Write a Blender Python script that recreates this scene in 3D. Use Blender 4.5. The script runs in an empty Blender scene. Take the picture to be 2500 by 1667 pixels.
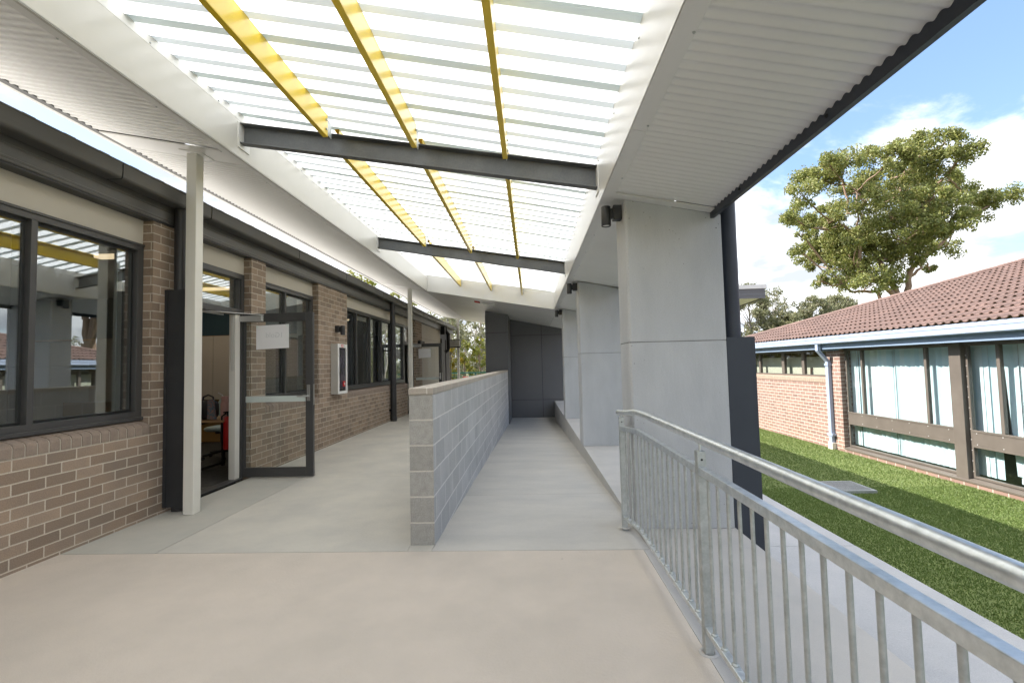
import bpy, math, random
import numpy as np
from mathutils import Vector, Matrix
R = math.radians
sc = bpy.context.scene
col = sc.collection
rng = np.random.default_rng(7)
random.seed(7)

# ------------------------------------------------------------------ helpers
def many(name, mb, mat, parent, offs, bevel=0):
    """one small part, then copies of it at the given offsets from the first"""
    o = obj(name, mb, mat, parent, bevel); L_ = [o]
    for d in offs:
        c = o.copy(); col.objects.link(c); c.location = d; L_.append(c)
    return L_
class MB:
    """collects polygons (with optional material slot) and links them as one mesh"""
    def __init__(s): s.v = []; s.f = []; s.m = []; s.sm = []
    def poly(s, pts, mi=0, smooth=False):
        n = len(s.v); s.v += [tuple(p) for p in pts]; s.f.append(tuple(range(n, n+len(pts)))); s.m.append(mi); s.sm.append(smooth); return s
    def mesh(s, verts, faces, mi=0, smooth=False):
        n = len(s.v); s.v += [tuple(p) for p in verts]
        for f in faces: s.f.append(tuple(i+n for i in f)); s.m.append(mi); s.sm.append(smooth)
        return s
    def hexa(s, p, mi=0):      # p: 8 points, bottom 4 (ccw from above) then top 4
        return s.mesh(p, [(3,2,1,0),(4,5,6,7),(0,1,5,4),(1,2,6,5),(2,3,7,6),(3,0,4,7)], mi)
    def box(s, x0, x1, y0, y1, z0, z1, mi=0):
        if x0 > x1: x0, x1 = x1, x0
        if y0 > y1: y0, y1 = y1, y0
        if z0 > z1: z0, z1 = z1, z0
        return s.hexa([(x0,y0,z0),(x1,y0,z0),(x1,y1,z0),(x0,y1,z0),(x0,y0,z1),(x1,y0,z1),(x1,y1,z1),(x0,y1,z1)], mi)
    def prism(s, prof, axis, a, b, mi=0, smooth=False):   # closed profile swept along an axis
        def P(u, w, t):
            return {'x':(t,u,w),'y':(u,t,w),'z':(u,w,t)}[axis]
        n = len(prof)
        V = [P(u,w,a) for u,w in prof]+[P(u,w,b) for u,w in prof]
        F = [tuple(range(n-1,-1,-1)), tuple(range(n,2*n))]+[(i,(i+1)%n,n+(i+1)%n,n+i) for i in range(n)]
        k = len(s.f); s.mesh(V, F, mi, False)
        if smooth:
            for i in range(k+2, len(s.f)): s.sm[i] = True
        return s
    def tube(s, path, r, n=12, mi=0, cap=True):
        path = [Vector(p) for p in path]; rs = r if isinstance(r,(list,tuple)) else [r]*len(path)
        V = []; up = Vector((0,0,1)); ref = None
        for i, p in enumerate(path):
            d = (path[min(i+1,len(path)-1)]-path[max(i-1,0)]).normalized()
            if ref is None:
                ref = d.cross(up) if abs(d.z) < .95 else d.cross(Vector((0,1,0)))
            a = (ref-d*ref.dot(d)).normalized(); b = d.cross(a); ref = a
            for k in range(n):
                t = 2*math.pi*k/n; V.append(tuple(p+a*math.cos(t)*rs[i]+b*math.sin(t)*rs[i]))
        F = []
        for i in range(len(path)-1):
            for k in range(n): F.append((i*n+k, i*n+(k+1)%n, (i+1)*n+(k+1)%n, (i+1)*n+k))
        s.mesh(V, F, mi, True)
        if cap:
            m = len(path)-1
            s.mesh(V[:n], [tuple(range(n-1,-1,-1))], mi); s.mesh(V[m*n:], [tuple(range(n))], mi)
        return s
    def ball(s, c, r, nu=12, nv=8, mi=0):
        V = []; F = []
        rx, ry, rz = r if isinstance(r,(tuple,list)) else (r,r,r)
        for j in range(nv+1):
            ph = math.pi*j/nv
            for i in range(nu):
                th = 2*math.pi*i/nu
                V.append((c[0]+rx*math.sin(ph)*math.cos(th), c[1]+ry*math.sin(ph)*math.sin(th), c[2]+rz*math.cos(ph)))
        for j in range(nv):
            for i in range(nu): F.append((j*nu+i, (j+1)*nu+i, (j+1)*nu+(i+1)%nu, j*nu+(i+1)%nu))
        return s.mesh(V, F, mi, True)
    def lathe(s, c, prof, n=20, mi=0):   # prof: (r, z)
        V = []; F = []
        for r, z in prof:
            for k in range(n):
                t = 2*math.pi*k/n; V.append((c[0]+r*math.cos(t), c[1]+r*math.sin(t), c[2]+z))
        for i in range(len(prof)-1):
            for k in range(n): F.append((i*n+k, i*n+(k+1)%n, (i+1)*n+(k+1)%n, (i+1)*n+k))
        s.mesh(V, F, mi, True)
        return s

ORG = {}
def org(o): return ORG.get(o.name, Vector((0,0,0))) if o else Vector((0,0,0))
def obj(name, mb, mats, parent=None, bevel=0):
    off = org(parent)
    V = np.array(mb.v, float) if mb.v else np.zeros((0,3))
    me = bpy.data.meshes.new(name)
    me.from_pydata([tuple(v) for v in (V-np.array(off))], [], mb.f)
    if not isinstance(mats, (list,tuple)): mats = [mats]
    for m in mats: me.materials.append(m)
    me.polygons.foreach_set('material_index', mb.m)
    me.polygons.foreach_set('use_smooth', mb.sm)
    uv = me.uv_layers.new(name='UVMap')
    UV = np.zeros((len(me.loops), 2)); li = 0
    for p in me.polygons:
        n = p.normal; ax = max(range(3), key=lambda i: abs(n[i]))
        for k, vi in zip(p.loop_indices, p.vertices):
            x, y, z = V[vi]
            UV[k] = (y,z) if ax == 0 else ((x,z) if ax == 1 else (x,y))
    uv.data.foreach_set('uv', UV.ravel())
    me.validate()
    o = bpy.data.objects.new(name, me); col.objects.link(o)
    if parent is not None: o.parent = parent
    ORG[o.name] = off
    if bevel:
        b = o.modifiers.new('Bevel','BEVEL'); b.width = bevel; b.segments = 2; b.limit_method = 'ANGLE'; b.angle_limit = R(40); b.harden_normals = False
    return o
def raw(name, V, F, mats, parent=None):
    off = org(parent); me = bpy.data.meshes.new(name)
    V = np.asarray(V, np.float32)-np.array(off, np.float32)
    F = np.asarray(F, np.int32); k = F.shape[1]
    me.vertices.add(len(V)); me.vertices.foreach_set('co', V.ravel())
    me.loops.add(F.size); me.loops.foreach_set('vertex_index', F.ravel())
    me.polygons.add(len(F)); me.polygons.foreach_set('loop_start', np.arange(0, F.size, k, dtype=np.int32))
    try: me.polygons.foreach_set('loop_total', np.full(len(F), k, np.int32))
    except Exception: pass
    me.update(calc_edges=True)
    for m in (mats if isinstance(mats,(list,tuple)) else [mats]): me.materials.append(m)
    o = bpy.data.objects.new(name, me); col.objects.link(o)
    if parent is not None: o.parent = parent
    ORG[o.name] = off
    return o
def tag(o, label=None, cat=None, group=None, kind=None):
    if label: o['label'] = label
    if cat: o['category'] = cat
    if group: o['group'] = group
    if kind: o['kind'] = kind
    return o
def thing(name, loc, label, cat, group=None):
    o = bpy.data.objects.new(name, None); col.objects.link(o); o.location = loc; o.empty_display_size = .1
    ORG[o.name] = Vector(loc)
    return tag(o, label, cat, group)
def struct(name, mb, mats): return tag(obj(name, mb, mats), kind='structure')
def dup(o, loc=None, label=None, group=None, parent=None):
    c = o.copy(); col.objects.link(c)
    if parent is not None: c.parent = parent
    if loc is not None: c.location = loc
    if label: c['label'] = label
    if group: c['group'] = group
    for ch in o.children: dup(ch, parent=c)
    return c

# ------------------------------------------------------------------ materials
def newmat(name):
    m = bpy.data.materials.new(name); m.use_nodes = True
    nt = m.node_tree; nt.nodes.clear()
    out = nt.nodes.new('ShaderNodeOutputMaterial')
    return m, nt, out
def N(nt, t, **k):
    n = nt.nodes.new(t)
    for a, b in k.items():
        if a.startswith('i_'): n.inputs[a[2:].replace('_',' ')].default_value = b
        else: setattr(n, a, b)
    return n
def rgba(c): return (c[0],c[1],c[2],1)
def pbr(name, c1, c2=None, scale=3., rough=.6, metal=0., bump=0., bscale=60., fine=None, fscale=200., spec=.5, stretch=(1,1,1), fthr=(.35,.65), coat=0, rvar=.0):
    """surface with two-tone mottling, optional fine speckle and bump"""
    m, nt, out = newmat(name); L = nt.links.new
    b = N(nt,'ShaderNodeBsdfPrincipled'); b.inputs['Roughness'].default_value = rough; b.inputs['Metallic'].default_value = metal
    b.inputs['Specular IOR Level'].default_value = spec
    if coat: b.inputs['Coat Weight'].default_value = coat; b.inputs['Coat Roughness'].default_value = .15
    L(b.outputs[0], out.inputs[0])
    tc = N(nt,'ShaderNodeTexCoord'); mp = N(nt,'ShaderNodeMapping'); mp.inputs['Scale'].default_value = stretch
    L(tc.outputs['Object'], mp.inputs[0])
    c2 = c2 or c1
    n1 = N(nt,'ShaderNodeTexNoise'); n1.inputs['Scale'].default_value = scale; n1.inputs['Detail'].default_value = 7; n1.inputs['Roughness'].default_value = .62
    L(mp.outputs[0], n1.inputs[0])
    mr = N(nt,'ShaderNodeMapRange'); mr.inputs['From Min'].default_value = fthr[0]; mr.inputs['From Max'].default_value = fthr[1]
    L(n1.outputs[0], mr.inputs[0])
    mx = N(nt,'ShaderNodeMix', data_type='RGBA'); mx.inputs[6].default_value = rgba(c1); mx.inputs[7].default_value = rgba(c2)
    L(mr.outputs[0], mx.inputs[0]); cur = mx.outputs[2]
    if fine:
        n2 = N(nt,'ShaderNodeTexNoise'); n2.inputs['Scale'].default_value = fscale; n2.inputs['Detail'].default_value = 3
        L(tc.outputs['Object'], n2.inputs[0])
        m2 = N(nt,'ShaderNodeMix', data_type='RGBA', blend_type='OVERLAY'); m2.inputs[0].default_value = fine
        L(cur, m2.inputs[6]); L(n2.outputs[0], m2.inputs[7]); cur = m2.outputs[2]
    L(cur, b.inputs['Base Color'])
    if rvar:
        m3 = N(nt,'ShaderNodeMapRange'); m3.inputs['To Min'].default_value = rough-rvar; m3.inputs['To Max'].default_value = rough+rvar
        L(n1.outputs[0], m3.inputs[0]); L(m3.outputs[0], b.inputs['Roughness'])
    if bump:
        n3 = N(nt,'ShaderNodeTexNoise'); n3.inputs['Scale'].default_value = bscale; n3.inputs['Detail'].default_value = 4
        L(mp.outputs[0], n3.inputs[0])
        bp = N(nt,'ShaderNodeBump'); bp.inputs['Strength'].default_value = bump; bp.inputs['Distance'].default_value = .01
        L(n3.outputs[0], bp.inputs['Height']); L(bp.outputs[0], b.inputs['Normal'])
    return m
def pits(m, scale=22, thr=.06, dark=(.10,.10,.10), amount=.8):
    """small dark bug holes in cast concrete"""
    nt = m.node_tree; L = nt.links.new
    b = next(n for n in nt.nodes if n.type == 'BSDF_PRINCIPLED')
    src = b.inputs['Base Color'].links[0].from_socket
    tc = next(n for n in nt.nodes if n.type == 'TEX_COORD')
    v = N(nt,'ShaderNodeTexVoronoi'); v.inputs['Scale'].default_value = scale; L(tc.outputs['Object'], v.inputs['Vector'])
    n = N(nt,'ShaderNodeTexNoise'); n.inputs['Scale'].default_value = 2.2; L(tc.outputs['Object'], n.inputs[0])
    mr = N(nt,'ShaderNodeMapRange'); mr.inputs['From Min'].default_value = .48; mr.inputs['From Max'].default_value = .75; mr.inputs['To Min'].default_value = 0; mr.inputs['To Max'].default_value = thr*2.4
    L(n.outputs[0], mr.inputs[0])
    lt = N(nt,'ShaderNodeMath', operation='LESS_THAN'); L(v.outputs['Distance'], lt.inputs[0]); L(mr.outputs[0], lt.inputs[1])
    ml = N(nt,'ShaderNodeMath', operation='MULTIPLY'); ml.inputs[1].default_value = amount; L(lt.outputs[0], ml.inputs[0])
    mx = N(nt,'ShaderNodeMix', data_type='RGBA'); mx.inputs[7].default_value = rgba(dark); L(ml.outputs[0], mx.inputs[0]); L(src, mx.inputs[6]); L(mx.outputs[2], b.inputs['Base Color'])
    return m
def brick(name, c1, c2, mortar, bw, rh, ms, shift=(0,0), bump=.5, rough=.85, c3=None, grain=.35, bias=0., smooth=.12, mottle=3.):
    m, nt, out = newmat(name); L = nt.links.new
    b = N(nt,'ShaderNodeBsdfPrincipled'); b.inputs['Roughness'].default_value = rough; L(b.outputs[0], out.inputs[0])
    tc = N(nt,'ShaderNodeTexCoord'); mp = N(nt,'ShaderNodeMapping'); mp.inputs['Location'].default_value = (shift[0],shift[1],0)
    L(tc.outputs['UV'], mp.inputs[0])
    # slightly wobbly joints
    wn = N(nt,'ShaderNodeTexNoise'); wn.inputs['Scale'].default_value = 14; wn.inputs['Detail'].default_value = 3; L(tc.outputs['Object'], wn.inputs[0])
    wm = N(nt,'ShaderNodeVectorMath', operation='MULTIPLY_ADD'); wm.inputs[1].default_value = (.006,.006,0); wm.inputs[2].default_value = (-.003,-.003,0)
    L(wn.outputs['Color'], wm.inputs[0])
    ad = N(nt,'ShaderNodeVectorMath', operation='ADD'); L(mp.outputs[0], ad.inputs[0]); L(wm.outputs[0], ad.inputs[1])
    br = N(nt,'ShaderNodeTexBrick'); br.offset = .5; br.squash = 1
    br.inputs['Color1'].default_value = rgba(c1); br.inputs['Color2'].default_value = rgba(c2); br.inputs['Mortar'].default_value = rgba(mortar)
    br.inputs['Scale'].default_value = 1; br.inputs['Mortar Size'].default_value = ms; br.inputs['Mortar Smooth'].default_value = smooth; br.inputs['Bias'].default_value = bias
    br.inputs['Brick Width'].default_value = bw; br.inputs['Row Height'].default_value = rh
    L(ad.outputs[0], br.inputs[0])
    cur = br.outputs['Color']
    if c3:
        n0 = N(nt,'ShaderNodeTexNoise'); n0.inputs['Scale'].default_value = mottle; n0.inputs['Detail'].default_value = 6; L(tc.outputs['Object'], n0.inputs[0])
        r0 = N(nt,'ShaderNodeMapRange'); r0.inputs['From Min'].default_value = .42; r0.inputs['From Max'].default_value = .72; r0.inputs['To Max'].default_value = .6; L(n0.outputs[0], r0.inputs[0])
        inv = N(nt,'ShaderNodeMath', operation='SUBTRACT'); inv.inputs[0].default_value = 1; L(br.outputs['Fac'], inv.inputs[1])
        mu = N(nt,'ShaderNodeMath', operation='MULTIPLY'); L(r0.outputs[0], mu.inputs[0]); L(inv.outputs[0], mu.inputs[1])
        m0 = N(nt,'ShaderNodeMix', data_type='RGBA'); m0.inputs[7].default_value = rgba(c3); L(mu.outputs[0], m0.inputs[0]); L(cur, m0.inputs[6]); cur = m0.outputs[2]
    n2 = N(nt,'ShaderNodeTexNoise'); n2.inputs['Scale'].default_value = 120; n2.inputs['Detail'].default_value = 5; n2.inputs['Roughness'].default_value = .7; L(tc.outputs['Object'], n2.inputs[0])
    m2 = N(nt,'ShaderNodeMix', data_type='RGBA', blend_type='OVERLAY'); m2.inputs[0].default_value = grain; L(cur, m2.inputs[6]); L(n2.outputs[0], m2.inputs[7])
    L(m2.outputs[2], b.inputs['Base Color'])
    iv = N(nt,'ShaderNodeMath', operation='SUBTRACT'); iv.inputs[0].default_value = 1; L(br.outputs['Fac'], iv.inputs[1])
    ma = N(nt,'ShaderNodeMath', operation='MULTIPLY_ADD'); ma.inputs[1].default_value = .25; L(n2.outputs[0], ma.inputs[0]); L(iv.outputs[0], ma.inputs[2])
    bp = N(nt,'ShaderNodeBump'); bp.inputs['Strength'].default_value = bump; bp.inputs['Distance'].default_value = .006; L(ma.outputs[0], bp.inputs['Height']); L(bp.outputs[0], b.inputs['Normal'])
    return m
def glass(name, tint=(.86,.9,.9), gain=1.9, base=.02, rough=0.):
    m, nt, out = newmat(name); L = nt.links.new
    t = N(nt,'ShaderNodeBsdfTransparent'); t.inputs[0].default_value = rgba(tint)
    g = N(nt,'ShaderNodeBsdfGlossy'); g.inputs['Roughness'].default_value = rough; g.inputs[0].default_value = (.95,.97,.97,1)
    f = N(nt,'ShaderNodeLayerWeight'); f.inputs[0].default_value = .5
    pw = N(nt,'ShaderNodeMath', operation='POWER'); pw.inputs[1].default_value = 4.0; L(f.outputs['Facing'], pw.inputs[0])
    ma = N(nt,'ShaderNodeMath', operation='MULTIPLY_ADD', use_clamp=True); ma.inputs[1].default_value = gain; ma.inputs[2].default_value = base
    L(pw.outputs[0], ma.inputs[0])
    mx = N(nt,'ShaderNodeMixShader'); L(ma.outputs[0], mx.inputs[0]); L(t.outputs[0], mx.inputs[1]); L(g.outputs[0], mx.inputs[2]); L(mx.outputs[0], out.inputs[0])
    return m
def translucent(name, c, frac=.6, rough=.5, gloss=.05):
    m, nt, out = newmat(name); L = nt.links.new
    t = N(nt,'ShaderNodeBsdfTranslucent'); t.inputs[0].default_value = rgba(c)
    d = N(nt,'ShaderNodeBsdfDiffuse'); d.inputs[0].default_value = rgba(c)
    mx = N(nt,'ShaderNodeMixShader'); mx.inputs[0].default_value = frac; L(d.outputs[0], mx.inputs[1]); L(t.outputs[0], mx.inputs[2])
    g = N(nt,'ShaderNodeBsdfGlossy'); g.inputs['Roughness'].default_value = rough
    m2 = N(nt,'ShaderNodeMixShader'); m2.inputs[0].default_value = gloss; L(mx.outputs[0], m2.inputs[1]); L(g.outputs[0], m2.inputs[2]); L(m2.outputs[0], out.inputs[0])
    return m
def leafmat(name, cols, trans=.35):
    m, nt, out = newmat(name); L = nt.links.new
    geo = N(nt,'ShaderNodeNewGeometry'); cr = N(nt,'ShaderNodeValToRGB')
    e = cr.color_ramp.elements
    while len(e) < len(cols): e.new(.5)
    for i, c in enumerate(cols): e[i].position = i/(len(cols)-1); e[i].color = rgba(c)
    L(geo.outputs['Random Per Island'], cr.inputs[0])
    d = N(nt,'ShaderNodeBsdfPrincipled'); d.inputs['Roughness'].default_value = .55; L(cr.outputs[0], d.inputs['Base Color'])
    t = N(nt,'ShaderNodeBsdfTranslucent'); L(cr.outputs[0], t.inputs[0])
    mx = N(nt,'ShaderNodeMixShader'); mx.inputs[0].default_value = trans; L(d.outputs[0], mx.inputs[1]); L(t.outputs[0], mx.inputs[2]); L(mx.outputs[0], out.inputs[0])
    return m
def emit(name, c, s):
    m, nt, out = newmat(name); e = N(nt,'ShaderNodeEmission'); e.inputs[0].default_value = rgba(c); e.inputs[1].default_value = s
    nt.links.new(e.outputs[0], out.inputs[0]); return m

M = {}
M['conc_near'] = pits(pbr('conc_near', (.58,.51,.44), (.50,.445,.385), 1.5, .82, bump=.22, bscale=55, fine=.34, fscale=260, spec=.3), 4.5, .022, (.16,.13,.10), .8)
M['conc_walk'] = pits(pbr('conc_walk', (.54,.51,.45), (.455,.435,.395), 1.8, .8, bump=.16, bscale=45, fine=.26, fscale=240, stretch=(1,1,1), spec=.3), 4, .02, (.16,.13,.10), .8)
M['conc_strip'] = pbr('conc_strip', (.47,.45,.40), (.415,.405,.37), 2.2, .8, bump=.12, fine=.16, spec=.3)
M['conc_ramp'] = pbr('conc_ramp', (.52,.495,.455), (.44,.425,.40), 1.7, .8, bump=.16, bscale=45, fine=.26, stretch=(.6,1.4,1), spec=.3)
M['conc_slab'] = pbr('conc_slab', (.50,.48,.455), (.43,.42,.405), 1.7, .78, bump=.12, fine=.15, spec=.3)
M['conc_path'] = pbr('conc_path', (.42,.42,.43), (.36,.365,.38), 1.4, .85, bump=.35, bscale=70, fine=.28, fscale=180, spec=.3)
M['conc_col'] = pits(pbr('conc_col', (.51,.52,.535), (.385,.395,.41), 1.25, .72, bump=.2, bscale=30, fine=.26, fscale=150, stretch=(1.2,1.2,.38), fthr=(.34,.70)), 24)
M['conc_joint'] = pbr('conc_joint', (.17,.17,.17), (.28,.28,.28), 6, .9)
M['brick'] = brick('brick', (.215,.158,.115), (.355,.265,.195), (.51,.45,.37), .24, .086, .0055, (0,-.024), bump=.7, c3=(.20,.168,.14), grain=.5)
M['sillbrick'] = pbr('sillbrick', (.29,.228,.182), (.235,.185,.15), 9, .85, bump=.4, bscale=90, fine=.3, fscale=160)
M['mortar'] = pbr('mortar', (.50,.46,.39), (.43,.40,.34), 12, .9, bump=.3)
M['rbrick'] = brick('rbrick', (.215,.135,.112), (.30,.195,.162), (.60,.54,.47), .24, .086, .0065, (.1,-.02), bump=.6, c3=(.28,.175,.12), grain=.25)
M['rsill'] = pbr('rsill', (.40,.285,.215), (.33,.235,.18), 9, .85, bump=.3, fine=.2)
M['block'] = brick('block', (.385,.388,.395), (.475,.478,.485), (.66,.65,.635), .40, .20, .0065, (.98,.03), bump=.45, c3=(.31,.315,.325), grain=.4, smooth=.2, mottle=2.2)
M['blockend'] = brick('blockend', (.335,.325,.30), (.385,.375,.35), (.56,.53,.48), .40, .20, .007, (.98,.03), bump=.9, c3=(.25,.245,.23), grain=.6, smooth=.2, mottle=20)
M['cap'] = brick('cap', (.40,.355,.30), (.44,.39,.335), (.56,.53,.48), .39, .4, .005, (.05,.1), bump=.4, c3=(.36,.32,.28), grain=.3)
M['dark'] = pbr('dark', (.028,.028,.030), (.034,.034,.036), 3, .42, spec=.45, rvar=.06)
M['darkgut'] = pbr('darkgut', (.080,.078,.073), (.094,.091,.085), 2, .38, spec=.5, rvar=.08)
M['guard'] = pbr('guard', (.022,.023,.026), (.030,.031,.034), 2.5, .5, spec=.4, fine=.25, fscale=140)
M['guardblue'] = pbr('guardblue', (.030,.036,.050), (.036,.043,.058), 2.5, .45, spec=.4, fine=.2, fscale=140)
M['clad'] = pbr('clad', (.135,.138,.146), (.15,.154,.162), .8, .5, spec=.4, rvar=.06)
M['black'] = pbr('black', (.008,.008,.009), None, 1, .6)
M['gap'] = pbr('gap', (.03,.028,.025), None, 1, .9)
M['spandrel'] = pbr('spandrel', (.52,.485,.42), (.50,.465,.40), 2, .6, spec=.3)
M['white'] = pbr('white', (.68,.67,.64), (.71,.70,.67), 1.5, .32, spec=.5, rvar=.05)
M['boxcream'] = pbr('boxcream', (.53,.515,.465), (.56,.545,.50), 1.5, .32, spec=.5, rvar=.05)
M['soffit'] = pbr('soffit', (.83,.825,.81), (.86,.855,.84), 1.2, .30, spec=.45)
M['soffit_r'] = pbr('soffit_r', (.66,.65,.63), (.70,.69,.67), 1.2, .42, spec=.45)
M['post'] = pbr('post', (.66,.645,.59), (.69,.675,.62), 2, .35, spec=.5)
M['beam'] = pbr('beam', (.10,.106,.11), (.15,.155,.158), 2.6, .5, metal=.15, fine=.2, fscale=60, rvar=.1)
M['yellow'] = pbr('yellow', (.69,.49,.022), (.74,.53,.03), 2, .3, spec=.5, coat=.15)
M['galv'] = pbr('galv', (.56,.59,.60), (.74,.77,.78), 22, .36, metal=.8, bump=.08, bscale=50, fine=.25, fscale=70, rvar=.12)
M['galvdull'] = pbr('galvdull', (.40,.42,.41), (.52,.54,.53), 14, .5, metal=.6, fine=.2, fscale=80, rvar=.1)
M['steel'] = pbr('steel', (.55,.55,.54), None, 4, .3, metal=.9)
M['alu'] = pbr('alu', (.58,.58,.56), (.62,.62,.60), 5, .42, metal=.5)
M['frame'] = pbr('frame', (.052,.052,.053), (.062,.061,.060), 3, .36, spec=.5, rvar=.05)
M['bronze'] = pbr('bronze', (.115,.098,.083), (.14,.12,.102), 3, .45, spec=.4, fine=.12)
M['tile'] = pbr('tile', (.215,.140,.118), (.155,.104,.09), 2.6, .85, bump=.3, bscale=50, fine=.18, fscale=60)
M['rooftile'] = pbr('rooftile', (.64,.63,.61), (.56,.55,.53), 4, .8, bump=.4, fine=.3)
M['gutblue'] = pbr('gutblue', (.31,.375,.50), (.34,.405,.53), 2, .38, spec=.45)
M['fasblue'] = pbr('fasblue', (.20,.27,.37), (.225,.30,.40), 2, .45)
M['glassL'] = glass('glassL', (.82,.86,.87), .75, .20)
M['glassdoor'] = glass('glassdoor', (.95,.965,.96), .6, .03)
M['glassR'] = glass('glassR', (.93,.97,.975), .6, .03)
M['frost'] = translucent('frost', (.80,.86,.84), .5)
M['blind'] = leafmat('blind', [(.70,.83,.87),(.78,.87,.89),(.86,.90,.90),(.75,.86,.90)], .2)
M['beigeblind'] = translucent('beigeblind', (.66,.60,.47), .2)
M['poly'] = translucent('poly', (.94,.955,.95), .82, .3, .03)
M['polyrib'] = translucent('polyrib', (.78,.83,.84), .19, .3, .05)  # same sheet as poly; rib shade put in as a duller, less translucent colour
M['polylap'] = translucent('polylap', (.84,.88,.85), .50, .4, .03)
M['paper'] = translucent('paper', (.88,.88,.90), .25)
M['ink'] = pbr('ink', (.70,.71,.73), None, 1, .9)
M['carpet'] = pbr('carpet', (.055,.052,.047), (.09,.085,.075), 14, .95, bump=.6, bscale=300, fine=.5, fscale=300)
M['inwall'] = pbr('inwall', (.66,.64,.60), None, 1, .8)
M['inceil'] = pbr('inceil', (.78,.78,.76), None, 1, .8)
M['teal'] = pbr('teal', (.035,.075,.10), (.04,.085,.11), 2, .8)
M['cupboard'] = pbr('cupboard', (.47,.42,.36), (.49,.44,.38), 2, .5)
M['wood'] = pbr('wood', (.42,.25,.13), (.34,.20,.10), 3, .5, stretch=(1,8,8))
M['mustard'] = pbr('mustard', (.30,.17,.05), None, 2, .7)
M['chairgrey'] = pbr('chairgrey', (.50,.58,.56), None, 2, .55)
M['pink'] = pbr('pink', (.62,.36,.33), None, 2, .35)
M['cream'] = pbr('cream', (.72,.70,.62), None, 2, .4)
M['blue'] = pbr('blue', (.03,.16,.36), None, 2, .4)
M['bag'] = pbr('bag', (.02,.02,.026), (.03,.03,.04), 9, .5, bump=.3)
M['scarf'] = pbr('scarf', (.10,.16,.20), (.35,.18,.15), 60, .8, fthr=(.48,.55))
M['red'] = pbr('red', (.55,.02,.02), None, 2, .35)
M['redmat'] = pbr('redmat', (.60,.045,.03), None, 2, .5)
M['whitepl'] = pbr('whitepl', (.75,.75,.74), None, 2, .4)
M['screen'] = pbr('screen', (.05,.048,.065), (.065,.06,.08), 6, .25, spec=.6)
M['green'] = pbr('green', (.02,.115,.085), (.025,.13,.095), 2, .45)
M['grate'] = pbr('grate', (.44,.45,.46), (.34,.35,.36), 20, .5, metal=.6)
M['lampglow'] = emit('lampglow', (1,.74,.46), .30)
M['lampbright'] = emit('lampbright', (1,.86,.66), 3)
M['lens'] = pbr('lens', (.75,.74,.70), None, 1, .2)
M['turfbase'] = pbr('turfbase', (.13,.165,.05), (.16,.195,.06), 9, .95, bump=.8, bscale=130, fine=.5, fscale=150)
M['blade'] = leafmat('blade', [(.12,.18,.045),(.14,.205,.052),(.165,.225,.062),(.128,.19,.046)], .3)
M['earth'] = pbr('earth', (.16,.15,.075), (.10,.115,.045), .25, .95, bump=.5, bscale=8)
M['bark'] = pbr('bark', (.23,.145,.10), (.32,.23,.17), 3, .85, bump=.5, bscale=14, stretch=(2,2,.5))
M['barkpale'] = pbr('barkpale', (.42,.38,.33), (.27,.235,.20), 2, .85, bump=.4, bscale=10, stretch=(2,2,.5))
M['leaf_big'] = leafmat('leaf_big', [(.13,.165,.045),(.22,.25,.07),(.32,.325,.095),(.17,.205,.055),(.32,.28,.11)], .35)
M['leaf_grey'] = leafmat('leaf_grey', [(.16,.175,.09),(.22,.23,.12),(.29,.28,.165),(.18,.20,.10),(.31,.27,.185)], .35)
M['leaf_yel'] = leafmat('leaf_yel', [(.16,.20,.03),(.25,.27,.04),(.35,.31,.045),(.19,.23,.04)], .4)
M['leaf_gold'] = leafmat('leaf_gold', [(.34,.26,.02),(.42,.30,.03),(.22,.21,.03)], .4)

# ------------------------------------------------------------------ setting
def zs(x): return 2.967-.198*x           # underside of the canopy
def zt(x): return 3.42-.198*x            # roof sheet of the canopy
b = MB(); b.poly([(-500,-300,-.80),(500,-300,-.80),(500,700,-.80),(-500,700,-.80)])
struct('ground', b, M['earth'])
b = MB(); b.box(-3.70,.80,-5,3.60,-.79,0); struct('pavement', b, M['conc_near'])
b = MB(); b.box(-3.70,-2.942,3.606,6.05,-.79,0); struct('pavement_strip', b, M['conc_strip'])
b = MB(); b.box(-2.936,-.975,3.606,6.05,-.79,0); b.box(-3.70,-.975,6.052,24,-.79,0); b.box(-3.9,-1.5,24.002,30,-.79,-.004); b.box(-.972,-.788,3.607,3.728,-.79,-.001)
struct('walkway', b, M['conc_walk'])
b = MB()
rz = lambda y: -.0487*(max(y,3.66)-3.66)
b.hexa([(-.785,3.606,-.79),(.855,3.606,-.79),(.855,5.45,-.79),(-.785,5.45,-.79),(-.785,3.606,0),(.855,3.606,0),(.855,5.45,rz(5.45)),(-.785,5.45,rz(5.45))])
b.hexa([(-.785,5.454,-.79),(.855,5.454,-.79),(.855,16.07,-.79),(-.785,16.07,-.79),(-.785,5.454,rz(5.45)),(.855,5.454,rz(5.45)),(.855,16.07,-.604),(-.785,16.07,-.604)])
b.box(-.785,.855,16.075,17.95,-.79,-.604)
struct('ramp', b, M['conc_ramp'])
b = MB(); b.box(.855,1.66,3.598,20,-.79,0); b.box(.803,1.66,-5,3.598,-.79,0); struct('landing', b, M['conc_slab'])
b = MB(); b.box(1.66,3.58,-6,5.525,-.79,-.72); b.box(1.66,3.58,5.531,15,-.79,-.72); b.box(1.66,3.58,15.006,40,-.79,-.72)
struct('path', b, M['conc_path'])
b = MB(); b.poly([(3.58,-6,-.735),(7.0,-6,-.735),(7.0,40,-.735),(3.58,40,-.735)]); struct('lawn', b, M['turfbase'])
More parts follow.
